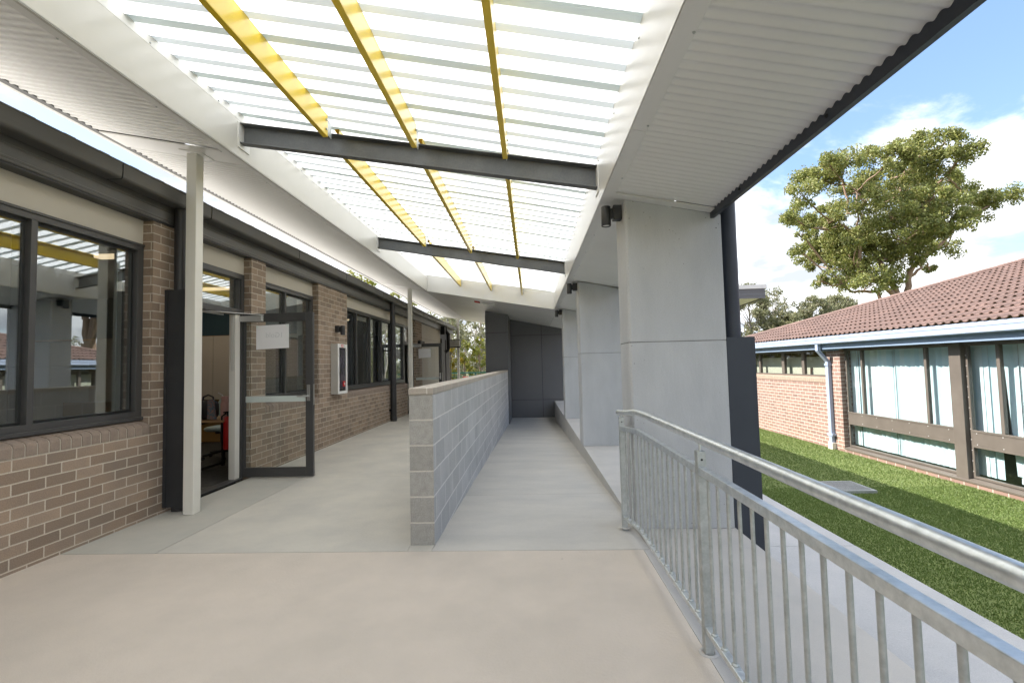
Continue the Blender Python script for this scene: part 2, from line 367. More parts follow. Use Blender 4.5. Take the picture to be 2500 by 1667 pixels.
# blades of the synthetic turf
def blades(n, y0, y1, h):
    x = rng.uniform(3.575,6.99,n); y = rng.uniform(y0,y1,n); k = ~((x>4.79)&(x<5.34)&(y>7.63)&(y<8.27)); x, y = x[k], y[k]; n = len(x)
    a = rng.uniform(0,6.283,n); w = rng.uniform(.0025,.005,n)*(1+y/14); hh = h*rng.uniform(.6,1.25,n); ln = rng.uniform(-.6,.6,(n,2))*hh[:,None]
    V = np.zeros((n,3,3)); z0 = -.735
    V[:,0] = np.stack([x-w*np.cos(a), y-w*np.sin(a), np.full(n,z0)],1); V[:,1] = np.stack([x+w*np.cos(a), y+w*np.sin(a), np.full(n,z0)],1)
    V[:,2] = np.stack([x+ln[:,0], y+ln[:,1], z0+hh],1)
    return V.reshape(-1,3)
V = np.concatenate([blades(130000,2.2,8,.020), blades(70000,8,17,.024)])
g = raw('grass', V, np.arange(len(V)).reshape(-1,3), M['blade']); tag(g, 'short synthetic green turf blades covering the lawn strip', 'grass', kind='stuff')
# drain grate in the turf
t = thing('drain_grate', (5.06,7.95,-.72), 'square galvanised drain grate set into the green turf', 'drain grate')
b = MB(); x0,x1,y0,y1 = 4.80,5.33,7.64,8.26
b.box(x0,x1,y0,y0+.035,-.76,-.69); b.box(x0,x1,y1-.035,y1,-.76,-.69); b.box(x0,x0+.035,y0+.035,y1-.035,-.76,-.69); b.box(x1-.035,x1,y0+.035,y1-.035,-.76,-.69)
obj('frame', b, M['grate'], t)
b = MB()
for i in range(15): b.box(x0+.035+i*.0315,x0+.035+i*.0315+.016,y0+.035,y1-.035,-.745,-.695)
for i in range(4): b.box(x0+.035,x1-.035,y0+.12+i*.12,y0+.126+i*.12,-.745,-.697)
obj('bars', b, M['grate'], t)
b = MB(); b.poly([(x0+.03,y0+.03,-.7345),(x1-.03,y0+.03,-.7345),(x1-.03,y1-.03,-.7345),(x0+.03,y1-.03,-.7345)]); obj('pit', b, M['black'], t)

# ------------------------------------------------------------------ block wall beside the ramp
t = thing('block_wall', (-.88,3.73,0), 'long pale grey concrete block wall with buff capping beside the ramp', 'wall')
b = MB(); xa,xb,ya,yb = -.975,-.785,3.73,16.06
b.mesh([(xa,ya,-.79),(xb,ya,-.79),(xb,yb,-.79),(xa,yb,-.79),(xa,ya,1.165),(xb,ya,1.165),(xb,yb,1.165),(xa,yb,1.165)], [(4,5,6,7),(1,2,6,5),(3,0,4,7),(2,3,7,6)])
b.mesh([(xa,ya,-.79),(xb,ya,-.79),(xb,ya,1.165),(xa,ya,1.165)], [(0,1,2,3)], 1)
obj('blocks', b, [M['block'], M['blockend']], t)
b = MB(); b.box(-.979,-.781,3.724,16.06,1.172,1.222); obj('capping', b, M['cap'], t, .004)
b = MB(); b.box(-.972,-.788,3.735,16.05,1.165,1.172); obj('mortar_bed', b, M['mortar'], t)

# ------------------------------------------------------------------ clad enclosure closing the ramp
t = thing('clad_wall', (-.7,16.07,-.6), 'dark grey sheet clad wall with open joints closing the end of the ramp', 'wall')
b = MB(); top = lambda x: zs(x)+.02
b.box(-1.52,-.76,16.09,17.95,-.79,2.95); b.box(-.76,1.3,17.90,18.1,-.79,3.3)
obj('backing', b, M['black'], t)
def panel_y(b, x0, x1, y, z0, z1, th=.012):
    b.hexa([(x0,y-th,z0),(x1,y-th,z0),(x1,y,z0),(x0,y,z0),(x0,y-th,z1 if z1 else top(x0)),(x1,y-th,z1 if z1 else top(x1)),(x1,y,z1 if z1 else top(x1)),(x0,y,z1 if z1 else top(x0))])
for (x0,x1,y) in ((-1.525,-.752,16.085),):
    for z0,z1 in ((-.79,2.497),(2.509,None)):
        b = MB(); panel_y(b,x0,x1,y,z0,z1); obj('panel', b, M['clad'], t)
for x0,x1 in ((-.735,.425),(.437,1.25)):
    for z0,z1 in ((-.604,.055),(.067,2.497),(2.509,None)):
        b = MB(); panel_y(b,x0,x1,17.895,z0,z1); obj('panel', b, M['clad'], t)
for z0,z1 in ((-.79,2.497),(2.509,3.12)):
    b = MB(); b.box(-.758,-.746,16.09,17.88,z0,z1); obj('panel', b, M['clad'], t)
    b = MB(); b.box(-1.534,-1.522,16.09,17.95,z0,z1); obj('panel', b, M['clad'], t)

# ------------------------------------------------------------------ canopy
can = thing('canopy', (-1.1,4.2,3.2), 'long white pitched canopy with a translucent rooflight over the walkway', 'canopy')
def strip(b, x0, x1, y0, y1, f, d=0., th=None, mi=0):     # sloping plate between x0..x1
    z = lambda x: f(x)+d
    if th: b.hexa([(x0,y0,z(x0)),(x1,y0,z(x1)),(x1,y1,z(x1)),(x0,y1,z(x0)),(x0,y0,z(x0)+th),(x1,y0,z(x1)+th),(x1,y1,z(x1)+th),(x0,y1,z(x0)+th)], mi)
    else: b.poly([(x0,y0,z(x0)),(x0,y1,z(x0)),(x1,y1,z(x1)),(x1,y0,z(x1))], mi)
def ribbed(x0, x1, y0, y1, pitch, f, d):
    """lining sheet with narrow raised ribs running along x"""
    pts = []; y = y0
    while y < y1-.001:
        for a,h in ((0,0),(pitch-.026,.002),(pitch-.020,-.013),(pitch-.008,-.013)):
            if y+a < y1: pts.append((y+a,h))
        y += pitch
    V = []; F = []
    for yy,h in pts: V += [(x0,yy,f(x0)+d+h),(x1,yy,f(x1)+d+h)]
    for i in range(len(pts)-1): F.append((2*i,2*i+2,2*i+3,2*i+1))
    return V, F
def corr(x0, x1, y0, y1, pitch, amp, f, d=0., seg=8, seams=()):
    """corrugated sheet, ribs running along x"""
    n = int((y1-y0)/pitch*seg); yy = np.linspace(y0,y1,n+1); w = amp*np.cos(2*np.pi*yy/pitch)
    w = np.where(w < 0, w, w*.6)
    V = []; F = []
    for i, y in enumerate(yy):
        V += [(x0,y,f(x0)+d+w[i]),(x1,y,f(x1)+d+w[i])]
    for i in range(n): F.append((2*i,2*i+2,2*i+3,2*i+1))
    return V, F
YN, YF = -3.0, 22.4
def yend(x): return 13.12+(x+2.865)*(-.72/3.52)           # end wall of the rooflight
for y0,y1 in ((YN,4.40),(4.72,12.95),(13.3,YF)):
    V,F = ribbed(-4.22,-2.97,y0,y1,.0735,zs,.006); b = MB(); b.mesh(V,F,0,False); obj('soffit_lining', b, M['soffit'], can)
for y0,y1 in ((4.40,4.72),(12.95,13.3)):
    b = MB(); strip(b,-4.22,-2.97,y0,y1,zs,-.012,.012); obj('cover_strip', b, M['white'], can)
for y0,y1 in ((YN,2.868),(2.872,3.93),(4.46,12.6),(12.6,21)):
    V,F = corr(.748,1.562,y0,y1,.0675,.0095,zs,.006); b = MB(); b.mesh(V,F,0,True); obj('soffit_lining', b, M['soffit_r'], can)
b = MB(); strip(b,.748,1.562,3.93,4.03,zs,-.012,.014); strip(b,.748,1.562,4.43,4.46,zs,-.012,.014); obj('cover_strip', b, M['soffit_r'], can)
# smooth soffit beyond the rooflight
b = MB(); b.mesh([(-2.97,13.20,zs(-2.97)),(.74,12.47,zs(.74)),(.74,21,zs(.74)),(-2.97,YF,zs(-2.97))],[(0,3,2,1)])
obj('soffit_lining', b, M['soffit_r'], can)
# trims and box faces either side of the rooflight
b = MB(); strip(b,-2.98,-2.865,YN,13.2,zs,-.014,.014); obj('edge_trim', b, M['white'], can, .004)
b = MB(); strip(b,.655,.752,YN,2.868,zs,-.014,.016); strip(b,.655,.752,2.873,12.45,zs,-.014,.016); obj('edge_trim', b, M['soffit_r'], can, .003)
b = MB()
b.hexa([(-2.885,YN,zs(-2.865)-.014),(-2.865,YN,zs(-2.865)-.014),(-2.865,13.1,zs(-2.865)-.014),(-2.885,13.1,zs(-2.865)-.014),(-2.885,YN,3.908),(-2.865,YN,3.908),(-2.865,13.1,3.908),(-2.885,13.1,3.908)])
obj('fascia_box', b, M['boxcream'], can)
b = MB(); b.hexa([(-2.888,YN,3.913),(-2.868,YN,3.913),(-2.868,13.1,3.913),(-2.888,13.1,3.913),(-2.90,YN,3.995),(-2.872,YN,3.995),(-2.872,13.1,3.995),(-2.90,13.1,3.995)]); obj('flashing', b, M['white'], can)
b = MB(); b.box(.655,.675,YN,12.42,zs(.655)-.012,3.193); obj('fascia_box', b, M['white'], can)
b = MB(); b.hexa([(.659,YN,3.198),(.679,YN,3.198),(.679,12.42,3.198),(.659,12.42,3.198),(.664,YN,3.288),(.70,YN,3.288),(.70,12.42,3.288),(.664,12.42,3.288)]); obj('flashing', b, M['white'], can)
b = MB()
for x0,x1,z0,z1,dy in ((-2.865,.655,lambda x: zs(x)-.012,lambda x: zt(x)-.083,0),(-2.868,.66,lambda x: zt(x)-.079,lambda x: zt(x)-.002,.004)):
    b.hexa([(x0,yend(x0)+dy,z0(x0)),(x1,yend(x1)+dy,z0(x1)),(x1,yend(x1)+.03,z0(x1)),(x0,yend(x0)+.03,z0(x0)),(x0,yend(x0)+dy,z1(x0)),(x1,yend(x1)+dy,z1(x1)),(x1,yend(x1)+.03,z1(x1)),(x0,yend(x0)+.03,z1(x0))])
obj('fascia_box', b, M['white'], can)
b = MB()   # dark joint shadow line behind the flashing laps
b.box(-2.888,-2.872,YN,13.1,3.900,3.916); b.box(.662,.676,YN,12.42,3.186,3.202)
obj('joint', b, M['gap'], can)
b = MB(); b.ball((-2.866,1.0,3.93),.007,6,4); many('screw', b, M['galvdull'], can, [(0,.8*k,0) for k in range(1,15)])
b = MB(); b.ball((.657,1.0,3.212),.007,6,4); many('screw', b, M['galvdull'], can, [(0,.8*k,0) for k in range(1,14)])
b = MB(); b.ball((-2.975,1.2,zs(-2.975)-.014),.008,6,4); many('screw', b, M['galvdull'], can, [(0,.8*k,0) for k in range(1,15)])
b = MB(); b.ball((.742,1.2,zs(.742)-.014),.008,6,4); many('screw', b, M['galvdull'], can, [(0,.8*k,0) for k in range(1,14)])
# opaque roof sheeting over both edges and the far end
b = MB(); strip(b,-4.32,-2.95,YN,YF,zt,.045,.01); strip(b,.76,1.62,YN,21,zt,.045,.01); b.hexa([(-2.86,13.1,zt(-2.86)+.03),(.65,12.4,zt(.65)+.03),(.65,21,zt(.65)+.03),(-2.86,YF,zt(-2.86)+.03),(-2.86,13.1,zt(-2.86)+.04),(.65,12.4,zt(.65)+.04),(.65,21,zt(.65)+.04),(-2.86,YF,zt(-2.86)+.04)])
b.hexa([(-4.3,YF,zs(-4.3)),(1.56,21,zs(1.56)),(1.56,21.02,zs(1.56)),(-4.3,YF+.02,zs(-4.3)),(-4.3,YF,zt(-4.3)+.03),(1.56,21,zt(1.56)+.03),(1.56,21.02,zt(1.56)+.03),(-4.3,YF+.02,zt(-4.3)+.03)])
b.box(-2.88,.66,YN-.02,YN,2.85,4.0)
obj('roof_sheet', b, M['white'], can)
# high edge: dark channel and pale flashing
b = MB()
for y0,y1 in ((YN,6.92),(6.935,YF)): b.box(-4.275,-4.222,y0,y1,zs(-4.22)-.004,zs(-4.22)+.42)
obj('edge_channel', b, M['darkgut'], can)
b = MB(); b.box(-4.335,-4.277,YN,YF,zs(-4.28)-.004,zs(-4.28)+.45); obj('edge_flashing', b, M['white'], can)
# low edge: dark angle, then the gutter behind and above it
b = MB(); b.box(1.563,1.596,YN,21,2.598,2.70); obj('edge_angle', b, M['guardblue'], can)
b = MB(); b.ball((1.562,.4,2.635),.011,8,5); many('bolt', b, M['black'], can, [(0,1.02*k,0) for k in range(1,19)])
b = MB(); b.prism([(1.60,2.83),(1.83,2.80),(1.85,2.82),(1.85,2.93),(1.838,2.93),(1.838,2.83),(1.61,2.86),(1.60,3.10)],'y',YN,21); obj('gutter', b, M['guardblue'], can)
# translucent sheets, ribs across the slope
pitch = .2215; V=[];F=[];VL=[];FL=[]
prof = [(0,0),(.145,0),(.163,.036),(.2035,.036),(.2215,0)]
y = -2.95; k = 0
def sheetrow(VV,FF,pts):
    n = len(VV)
    for py,pz in pts: VV += [(-2.99,py,zt(-2.99)+pz),(.80,py,zt(.80)+pz)]
    for i in range(len(pts)-1): FF.append((n+2*i,n+2*i+2,n+2*i+3,n+2*i+1))
while y < 13.0:
    sheetrow(V,F,[(y+a,z) for a,z in prof])
    if k % 3 == 0: sheetrow(VL,FL,[(y+.138,-.003),(y+.160,.032),(y+.2065,.032),(y+.226,-.003)])
    y += pitch; k += 1
def clipend(V): return [(x,min(yy,yend(x)+.03),z) for x,yy,z in V]
b = MB(); b.mesh(clipend(V),F); b.m = [1 if i % 4 in (1,2,3) else 0 for i in range(len(F))]; obj('rooflight_sheet', b, [M['poly'],M['polyrib']], can)
b = MB(); b.mesh(clipend(VL),FL); obj('sheet_lap', b, M['polylap'], can)
# dark channel beams across the rooflight
def beam(yl, yr):
    b = MB(); x0,x1 = -2.86,.652
    Y = lambda x: yl+(x-x0)*(yr-yl)/(x1-x0)
    zt_ = lambda x: 3.317-.1977*x
    def bar(dy0,dy1,dz0,dz1):
        b.hexa([(x0,Y(x0)+dy0,zt_(x0)+dz0),(x1,Y(x1)+dy0,zt_(x1)+dz0),(x1,Y(x1)+dy1,zt_(x1)+dz0),(x0,Y(x0)+dy1,zt_(x0)+dz0),(x0,Y(x0)+dy0,zt_(x0)+dz1),(x1,Y(x1)+dy0,zt_(x1)+dz1),(x1,Y(x1)+dy1,zt_(x1)+dz1),(x0,Y(x0)+dy1,zt_(x0)+dz1)])
    bar(.075,.083,-.198,-.009); bar(0,.083,-.009,0); bar(0,.083,-.21,-.198)
    o = obj('beam', b, M['beam'], can, .003)
    b = MB(); b.hexa([(x0-.004,Y(x0)-.02,zt_(x0)-.26),(x0+.006,Y(x0)-.02,zt_(x0)-.26),(x0+.006,Y(x0)+.17,zt_(x0)-.26),(x0-.004,Y(x0)+.17,zt_(x0)-.26),(x0-.004,Y(x0)-.02,zt_(x0)-.0),(x0+.006,Y(x0)-.02,zt_(x0)),(x0+.006,Y(x0)+.17,zt_(x0)),(x0-.004,Y(x0)+.17,zt_(x0))])
    obj('flange_plate', b, M['white'], can); b = MB()
    b.box(x1-.006,x1+.004,Y(x1)-.02,Y(x1)+.15,zt_(x1)-.25,zt_(x1)-.01)
    obj('flange_plate', b, M['white'], can)
beam(4.50,4.23); beam(8.76,8.27)
# yellow purlins
px = [(-1.907,-1.842),(-1.043,-.978),(-.205,-.14)]
ends = [[(-1.0,4.285),(4.55,8.45),(8.78,12.86)],[(-1.0,4.215),(4.47,8.33),(8.66,12.68)],[(-1.0,4.155),(4.40,8.20),(8.54,12.50)]]
for (x0,x1), segs in zip(px, ends):
    for y0,y1 in segs:
        zb = 3.2-.198*x0; ztp = zt(x0)-.004
        b = MB()
        b.box(x0,x0+.044,y0,y1,zb,zb+.005)                 # bottom flange
        b.box(x0+.0405,x0+.044,y0,y1,zb+.005,ztp-.005)      # web
        b.box(x0,x0+.044,y0,y1,ztp-.005,ztp)                # top flange
        b.box(x0,x0+.003,y0,y1,zb+.005,zb+.022); b.box(x0,x0+.003,y0,y1,ztp-.022,ztp-.005)
        p = obj('purlin', b, M['yellow'], can, .0025)
        for zz in (zb+.06,zb+.15):
            b = MB(); b.tube([(x0+.044,y1-.04,zz),(x0+.056,y1-.04,zz)],.011,6); obj('bolt', b, M['galvdull'], p)
        b = MB(); b.box(x0+.026,x0+.036,y1-.09,y1+.10,zb+.03,ztp-.03); obj('cleat', b, M['galvdull'], p)

# devices under the far soffit
def plate(x0,x1,y0,y1,th,d=0.):
    b = MB(); strip(b,x0,x1,y0,y1,zs,-th-d,th-.001); return b
o = obj('smoke_detector', plate(-1.60,-1.44,13.6,13.75,.035), M['redmat'], None, .008); tag(o,'small red detector under the white soffit past the rooflight','detector')
t = thing('emergency_light', (-1.16,13.6,zs(-1.16)), 'small white rectangular light fitting under the soffit past the rooflight', 'light fitting')
obj('body', plate(-1.36,-1.0,13.55,13.68,.06), M['whitepl'], t, .006)
b = plate(-1.34,-1.02,13.56,13.67,.006,.061); obj('diffuser', b, M['lens'], t)

# ------------------------------------------------------------------ concrete columns
def column(y, label):
    t = thing('concrete_column', (1.25,y+.2,0), label, 'column', 'concrete columns carrying the canopy')
    x0,x1,y0,y1 = .84,1.652,y,y+.41; c = .018
    pr = [(x0+c,y0),(x1,y0),(x1,y1),(x0+c,y1),(x0,y1-c),(x0,y0+c)]
    def seg(za, zb):
        bb = MB(); n = len(pr); za_ = [za]*n
        zb_ = [zb if zb else zs(px_)-.012 for px_,_ in pr]
        V = [(px_,py_,z) for (px_,py_),z in zip(pr,za_)]+[(px_,py_,z) for (px_,py_),z in zip(pr,zb_)]
        bb.mesh(V,[tuple(range(n-1,-1,-1)),tuple(range(n,2*n))]+[(i,(i+1)%n,n+(i+1)%n,n+i) for i in range(n)])
        return bb
    bb = seg(0,1.552); b2 = seg(1.558,None); bb.mesh(b2.v,b2.f)
    pj = MB(); pj.box(x0+.006,x1-.004,y0+.004,y1-.004,1.55,1.56); 
    obj('shaft', bb, M['conc_col'], t, .006)
    obj('pour_joint', pj, M['conc_joint'], t)
    return t
column(4.03,'broad pale concrete column standing behind the galvanised railing')
column(8.03,'broad pale concrete column standing mid ramp, second from the railing')
column(12.03,'narrow looking concrete column next to the dark clad wall')
# cylinder wall lights
def wall_light(loc, label, face=1):
    t = thing('wall_light', loc, label, 'wall light', 'black cylinder wall lights')
    x,y,z = loc   # loc = point on the wall; face=+1: fitting hangs towards -x
    s = -face
    b = MB(); b.lathe((x+s*.135,y,z-.175),[(.0,.175),(.041,.175),(.043,.17),(.043,.004),(.041,0),(.036,0),(.036,.012)],24); obj('shade', b, M['dark'], t)
    b = MB(); b.lathe((x+s*.135,y,z-.170),[(.036,.004),(.02,-.002),(0,-.003)],24); obj('lens', b, M['lens'], t)
    b = MB(); b.box(min(x,x+s*.075),max(x,x+s*.075),y-.042,y+.042,z-.125,z+.004); b.box(min(x+s*.07,x+s*.10),max(x+s*.07,x+s*.10),y-.02,y+.02,z-.11,z-.02); obj('bracket', b, M['dark'], t, .006)
    return t
wl = wall_light((.838,4.17,2.775),'black cylinder wall light on the concrete column behind the railing')
dup(wl,(.838,8.17,2.775),'black cylinder wall light on the concrete column mid ramp')
dup(wl,(.838,12.17,2.775),'black cylinder wall light on the concrete column next to the clad wall')
wall_light((-3.70,8.83,2.21),'black cylinder wall light on the brick pier above the grey panel cabinet',-1)

# ------------------------------------------------------------------ dark downpipe and guard on the outer column
t = thing('downpipe', (1.76,4.15,-.7), 'dark blue round downpipe with flat guard beside the concrete column', 'downpipe')
b = MB(); b.tube([(1.757,4.15,-.70),(1.757,4.15,2.83)],.066,20); obj('pipe', b, M['guardblue'], t)
b = MB(); b.box(1.662,1.896,4.05,4.056,-.70,1.58); b.box(1.662,1.668,4.056,4.26,-.70,1.58); b.box(1.890,1.896,4.056,4.26,-.70,1.58); b.box(1.668,1.89,4.056,4.26,1.574,1.58); obj('guard', b, M['guardblue'], t)

# ------------------------------------------------------------------ steel posts
def post(y, label):
    b = MB(); b.box(-3.442,-3.335,y,y+.107,0,zs(-3.335)-.012)
    t = thing('steel_post', (-3.39,y+.05,0), label, 'post', 'cream steel posts carrying the canopy')
    obj('shaft', b, M['post'], t, .006)
    b = MB(); b.hexa([(-3.50,y-.03,zs(-3.5)-.02),(-3.26,y-.03,zs(-3.26)-.02),(-3.26,y+.16,zs(-3.26)-.02),(-3.5,y+.16,zs(-3.5)-.02),(-3.5,y-.03,zs(-3.5)-.012),(-3.26,y-.03,zs(-3.26)-.012),(-3.26,y+.16,zs(-3.26)-.012),(-3.5,y+.16,zs(-3.5)-.012)]); obj('cap_plate', b, M['white'], t)
post(4.555,'cream square steel post beside the dark downpipe guard near the open door')
post(13.15,'cream square steel post behind the near end of the block wall')
post(22.0,'slim steel post at the end of the walkway against the trees')

# ------------------------------------------------------------------ galvanised railing
t = thing('railing', (.8,2.3,0), 'galvanised steel balustrade with round handrail along the slab edge', 'railing')
yk = 3.70; yE = -.75
hr = [(.757,4.19,.953),(.757,4.10,.957),(.775,3.93,.972),(.797,3.76,.995),(.806,3.6,1.004),(.81,3.4,1.006),(.815,1.0,1.012),(.815,yE,1.014)]
b = MB(); b.tube(hr,.0235,16); obj('handrail', b, M['galv'], t)
def rail(z0,z1,w):
    pts = [(.758,4.09,-.035),(.790,3.82,-.012),(.803,3.62,0),(.812,2.0,0),(.815,yE,0)]
    b = MB()
    for (xa,ya,da),(xb,yb,db) in zip(pts[:-1],pts[1:]):
        b.hexa([(xa-w,ya,z0+da),(xb-w,yb,z0+db),(xb+w,yb,z0+db),(xa+w,ya,z0+da),(xa-w,ya,z1+da),(xb-w,yb,z1+db),(xb+w,yb,z1+db),(xa+w,ya,z1+da)])
    return b
obj('top_rail', rail(.840,.878,.019), M['galv'], t, .003)
obj('bottom_rail', rail(.105,.131,.017), M['galv'], t, .003)
def rx(y): return float(np.interp(-y,[-4.09,-3.82,-3.62,-2.0,.75],[.758,.790,.803,.812,.815]))
def dz(y): return float(np.interp(-y,[-4.09,-3.82,-3.62],[-.035,-.012,0]))
for y,zt_ in ((4.08,.925),(2.345,.952),(.61,.955),(-.75,.955)):
    x = rx(y); b = MB(); b.box(x-.021,x+.021,y-.021,y+.021,-.02,zt_); p = obj('post', b, M['galvdull'], t, .003)
    b = MB(); b.tube([(x,y,zt_),(x,y,zt_+.045)],.006,8); obj('pin', b, M['galv'], p)
    b = MB(); b.tube([(x-.0005,y-.0225,zt_-.04),(x-.0005,y-.0205,zt_-.04)],.0055,10); obj('bolt_hole', b, M['black'], p)
    b = MB(); b.lathe((x,y,0),[(.045,.0005),(.043,.004),(.03,.005)],20); obj('grout_collar', b, M['conc_slab'], p)
y = 3.975
while y > -.7:
    if min(abs(y-2.345),abs(y-.61),abs(y-4.08)) > .05:
        x = rx(y); d = dz(y); b = MB(); b.tube([(x,y,.128+d),(x,y,.842+d)],.0082,8); b.ball((x,y,.133+d),(.017,.017,.008),8,5); obj('baluster', b, M['galvdull'], t)
    y -= .1075

# ------------------------------------------------------------------ brick school building
sb = thing('brick_building', (-3.7,9,0), 'long brown brick classroom block with dark gutter, windows and two open doors', 'building')
W = -3.70; G = -3.80; ZH = 2.91; ZS = .80
b = MB()
def wallbox(b, y0, y1, z0, z1, x0=-3.93): b.box(x0, W, y0, y1, z0, z1)
wallbox(b,-4,.55,-.79,ZH); wallbox(b,.55,4.464,-.79,.80); wallbox(b,4.464,4.97,-.79,ZH)
wallbox(b,6.105,6.445,-.79,ZH); wallbox(b,6.445,8.09,-.79,.80); wallbox(b,8.09,9.385,-.79,ZH); wallbox(b,9.385,14.02,-.79,.80)
wallbox(b,15.06,15.97,-.79,ZH)
wl_ = obj('wall', b, M['brick'], sb)
# sloping bullnose sill bricks
def sill(y0, y1):
    b = MB(); n = round((y1-y0)/.086); p = (y1-y0)/n
    for i in range(n):
        a = y0+i*p+.005; c = a+p-.010; j = random.uniform(-.002,.002)
        prof = [(-3.90,.825),(-3.90,.962),(-3.722+j,.912),(-3.702+j,.898),(-3.695+j,.878),(-3.695+j,.805),(-3.73,.805)]
        b.prism(prof,'y',a,c)
    o = obj('sill', b, M['sillbrick'], sb, .003)
    b = MB(); b.prism([(-3.90,.798),(-3.90,.955),(-3.722,.904),(-3.705,.888),(-3.701,.870),(-3.701,.798)],'y',y0,y1); obj('mortar_bed', b, M['mortar'], o)
sill(.56,4.45); sill(6.455,8.08); sill(9.395,14.01)
b = MB(); b.poly([(-3.7,14.02,.80),(-3.93,14.02,.80),(-3.93,9.385,.80),(-3.7,9.385,.80)]); obj('mortar_bed', b, M['mortar'], sb)
# spandrel panels over the openings
for y0,y1,zb in ((.55,4.464,2.665),(4.97,6.105,2.672),(6.445,8.09,2.672),(9.385,12.0,2.672),(12.006,15.06,2.672)):
    b = MB(); b.box(-3.88,-3.805,y0,y1,zb,2.93); obj('spandrel_panel', b, M['spandrel'], sb)
# flat cladding past the last pier
for y0,y1 in ((15.97,17.0),(17.006,18.3),(18.306,19.58)):
    for z0,z1 in ((0,2.395),(2.402,2.93)):
        b = MB(); b.box(-3.88,-3.76,y0,y1,z0,z1); obj('wall_panel', b, M['spandrel'], sb)
b = MB(); b.box(-3.9,-3.70,19.58,20.35,0,2.55); b.box(-3.9,-3.70,20.55,21.5,0,2.55); b.box(-3.9,-3.74,21.5,21.6,0,2.9); b.box(-3.9,-3.80,19.58,21.6,2.55,2.9)
obj('end_frame', b, M['black'], sb)
b = MB(); b.box(-3.85,-3.74,20.36,20.54,0,2.5); obj('end_jamb', b, M['spandrel'], sb)
b = MB(); b.box(-3.80,-3.25,21.65,22.0,2.25,2.62); obj('eave_box', b, M['black'], sb)
b = MB(); b.box(-3.79,-3.26,21.56,21.65,2.30,2.58); obj('eave_lining', b, M['inwall'], sb)

# windows
def window(y0, y1, z0, z1, mull, transom=None, sash=()):
    fx0, fx1 = -3.87, -3.795
    b = MB(); t = .07
    b.box(fx0,fx1,y0,y1,z1-t,z1); b.box(fx0,fx1,y0,y1,z0,z0+t); b.box(fx0,fx1,y0,y0+t,z0+t,z1-t); b.box(fx0,fx1,y1-t,y1,z0+t,z1-t)
    b.box(fx0+.02,fx1+.012,y0+.002,y1-.002,z1-.022,z1-.001)      # outer head flashing bead
    b.box(fx0+.02,fx1+.022,y0+.002,y1-.002,z0-.012,z0+.018)
    # inner stepped bead
    e = [y0+t]+[m for mm in mull for m in (mm-.024,mm+.024)]+[y1-t]
    for m in mull: b.box(fx0-.01,fx1-.001,m-.024,m+.024,z0+t,z1-t)
    for i in range(0,len(e),2):
        a,c = e[i],e[i+1]
        s = .012
        b.box(fx0-.03,fx0+.028,a,c,z1-t-.03,z1-t); b.box(fx0-.03,fx0+.028,a,c,z0+t,z0+t+.022)
        b.box(fx0-.03,fx0+.028,a,a+.022,z0+t+.022,z1-t-.03); b.box(fx0-.06,fx0+.028,c-.022-(.05 if i in sash else 0),c,z0+t+.022,z1-t-.03)
    w = obj('window', b, M['frame'], sb, .002)
    b = MB(); b.box(-3.848,-3.842,y0+t,y1-t,z0+t,z1-t); obj('pane', b, M['glassL'], w)
    return w
w1 = window(.55,4.464,.955,2.66,[1.0,2.2,3.44])
w2 = window(6.445,8.09,.965,2.67,[7.17])
w3 = window(9.385,14.02,.965,2.67,[10.18,11.05,11.92,12.75],sash=(0,2,4))
b = MB()   # dark interior return of the window reveals
for w_,(y0,y1) in ((w1,(.55,4.464)),(w2,(6.445,8.09)),(w3,(9.385,14.02))):
    bb = MB(); bb.box(-4.07,-3.90,y1-.03,y1+.06,.95,2.66); bb.box(-4.07,-3.90,y0-.06,y0+.03,.95,2.66); bb.box(-4.09,-3.90,y0,y1,.90,.945); bb.box(-4.07,-3.90,y0,y1,2.665,2.75)
    obj('reveal', bb, M['inwall'], w_)
for w_,y in ((w1,4.36),(w2,7.99)):
    bb = MB(); bb.tube([(-3.97,y,2.6),(-3.968,y-.0,1.33),(-3.975,y+.012,1.31),(-3.985,y+.02,1.33),(-3.985,y+.02,2.6)],.004,6); obj('blind_cord', bb, M['alu'], w_)
